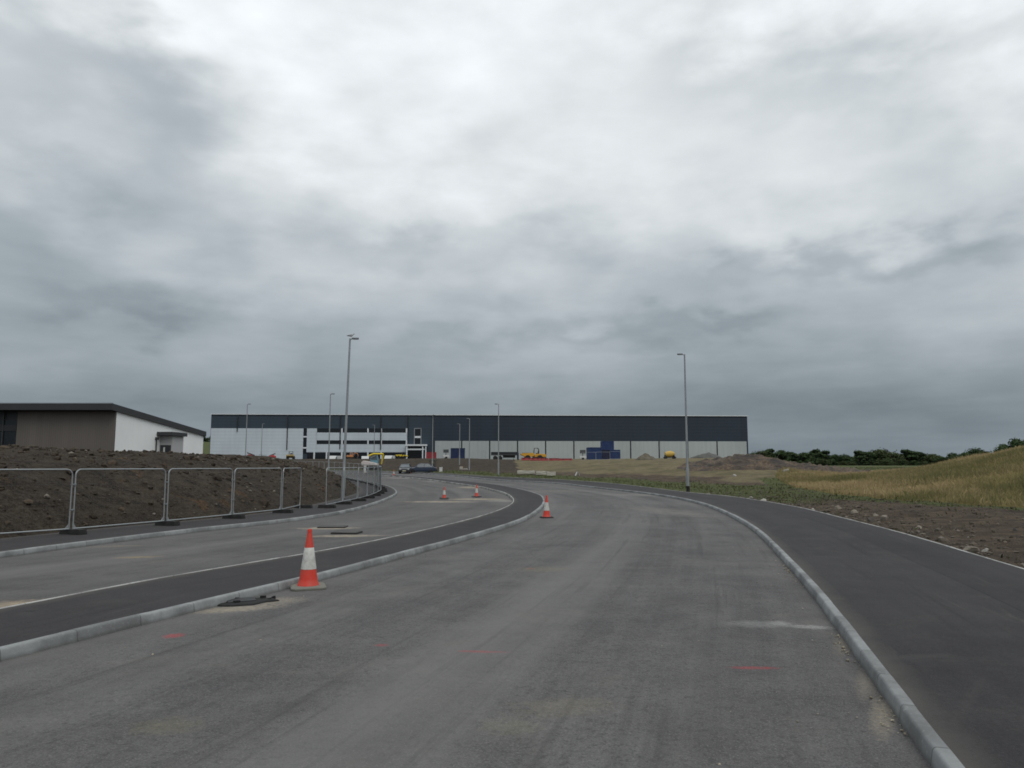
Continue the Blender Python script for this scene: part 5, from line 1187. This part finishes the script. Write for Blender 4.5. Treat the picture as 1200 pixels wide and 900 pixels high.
# loose grit in the right hand channel and on the main road
n = 5200; i_ = rng.integers(0, len(KERB_R), n); nn_ = normals(KERB_R); o_ = rng.exponential(.10, n) + .015; yy = KERB_R[i_, 1]; k_ = (yy < 16) & (yy > 2) & (fbm(KERB_R[i_, 1] * .8, yy * 0, 2, 5) > -.15); j_ = rng.uniform(-.25, .25, n)
t_ = np.gradient(KERB_R, axis=0); t_ /= np.linalg.norm(t_, axis=1)[:, None]
GXY = (KERB_R[i_] - nn_[i_] * o_[:, None] + t_[i_] * j_[:, None])[k_]
X, Y = scatter(420, -6, 7.5, 3.5, 24, rng); ins_road = np.array([pdist(np.array([a]), np.array([c]), KERB_R)[1][0] < 0 and pdist(np.array([a]), np.array([c]), ISL_O)[1][0] > 0 for a, c in zip(X, Y)])
GXY = np.vstack([GXY, np.c_[X, Y][ins_road]])
o = clods('loose_grit', GXY[:, 0], GXY[:, 1], zr(GXY[:, 0], GXY[:, 1]) + .012, np.clip(rng.lognormal(-4.75, .45, len(GXY)), .004, .024), M_GRIT, 6); setp(o, 'loose pale grit lying in the road channel', 'grit', None, 'stuff')
# individual stones
def stone(u, v, s_, seed, label, m=None, dark=False, dz=.1):
    x, y = px(u, v, dz); z_ = gz(x, y); r_ = random.Random(seed); bm = bmesh.new(); bmesh.ops.create_icosphere(bm, subdivisions=3, radius=1)
    pl = [(Vector((r_.gauss(0, 1), r_.gauss(0, 1), r_.gauss(0, .8))).normalized(), r_.uniform(.38, .75)) for _ in range(9)]
    for vv in bm.verts:
        for n_, d_ in pl:
            k = vv.co.dot(n_)
            if k > d_: vv.co -= n_ * (k - d_) * .92
        vv.co = Vector((vv.co.x * s_ * .8, vv.co.y * s_ * .62, vv.co.z * s_ * .6)) + Vector((r_.uniform(-1, 1),) * 3) * s_ * .02
    me = bpy.data.meshes.new('stone'); bm.to_mesh(me); bm.free()
    o = link('stone', me, m or STN, None, (x, y, z_ + s_ * .12), r_.uniform(0, 3)); setp(o, label, 'stone', 'stones lying along the right footway'); return o
STN = mat('sandstone_lump', (.21, .185, .15), .9, 0, .3, 5, .5, dirt=.3); STD = mat('dark_stone_lump', (.09, .08, .07), .9, 0, .4, 5, .5, dirt=.3); STW = mat('white_stone_lump', (.33, .315, .285), .9, 0, .25, 5, .5, dirt=.2)
SPEC = [(1138, 646.5, .27, STN, 'biggest buff stone beside the footway edging'), (1155, 646.5, .13, STW, 'pale narrow stone right of the biggest buff stone'), (1077, 619.5, .14, STN, 'buff stone alone on the bare soil midway along the strip'), (1036, 610.5, .26, STN, 'broad buff stone in the rubble by the edging'), (1021, 611, .24, STD, 'dark broken stone left of the broad buff stone'),
        (1001, 602.5, .22, STN, 'buff stone above the edging left of the rubble'), (983, 598, .22, STN, 'grey buff stone, second from the grassy end of the verge'), (953, 598.5, .16, STW, 'whitish stone close to the edging near the grassy end'), (894, 587.3, .28, STW, 'pale flat stone at the grassy end of the verge'), (880, 584.3, .2, STW, 'farthest pale stone at the grassy end of the verge'), (1105, 634, .18, STN, 'low stone at the edging left of the biggest buff stone'), (1026, 606.5, .15, STN, 'small stone just above the dark broken stone'), (1190, 630, .1, STD, 'small dark stone at the right edge of the photo')]
for i, (u, v, s_, m_, lab) in enumerate(SPEC): stone(u, v, s_, 40 + i, lab, m_)
for i, (u, v, Y, s_, lab) in enumerate(((859, 537.2, 96, .5, 'white lump on top of the dark spoil heap'), (861, 565, 76, .34, 'white lump at the foot of the dark spoil heap'), (921, 562.5, 78, .6, 'pale boulder at the left toe of the grass hill'))):
    x, z_ = at(u, v, Y); o = stone(950, 598, s_, 80 + i, lab, STW); o.location = (x, Y, max(z_, gz(x, Y) + s_ * .2)); o['group'] = 'pale stones around the spoil heap'
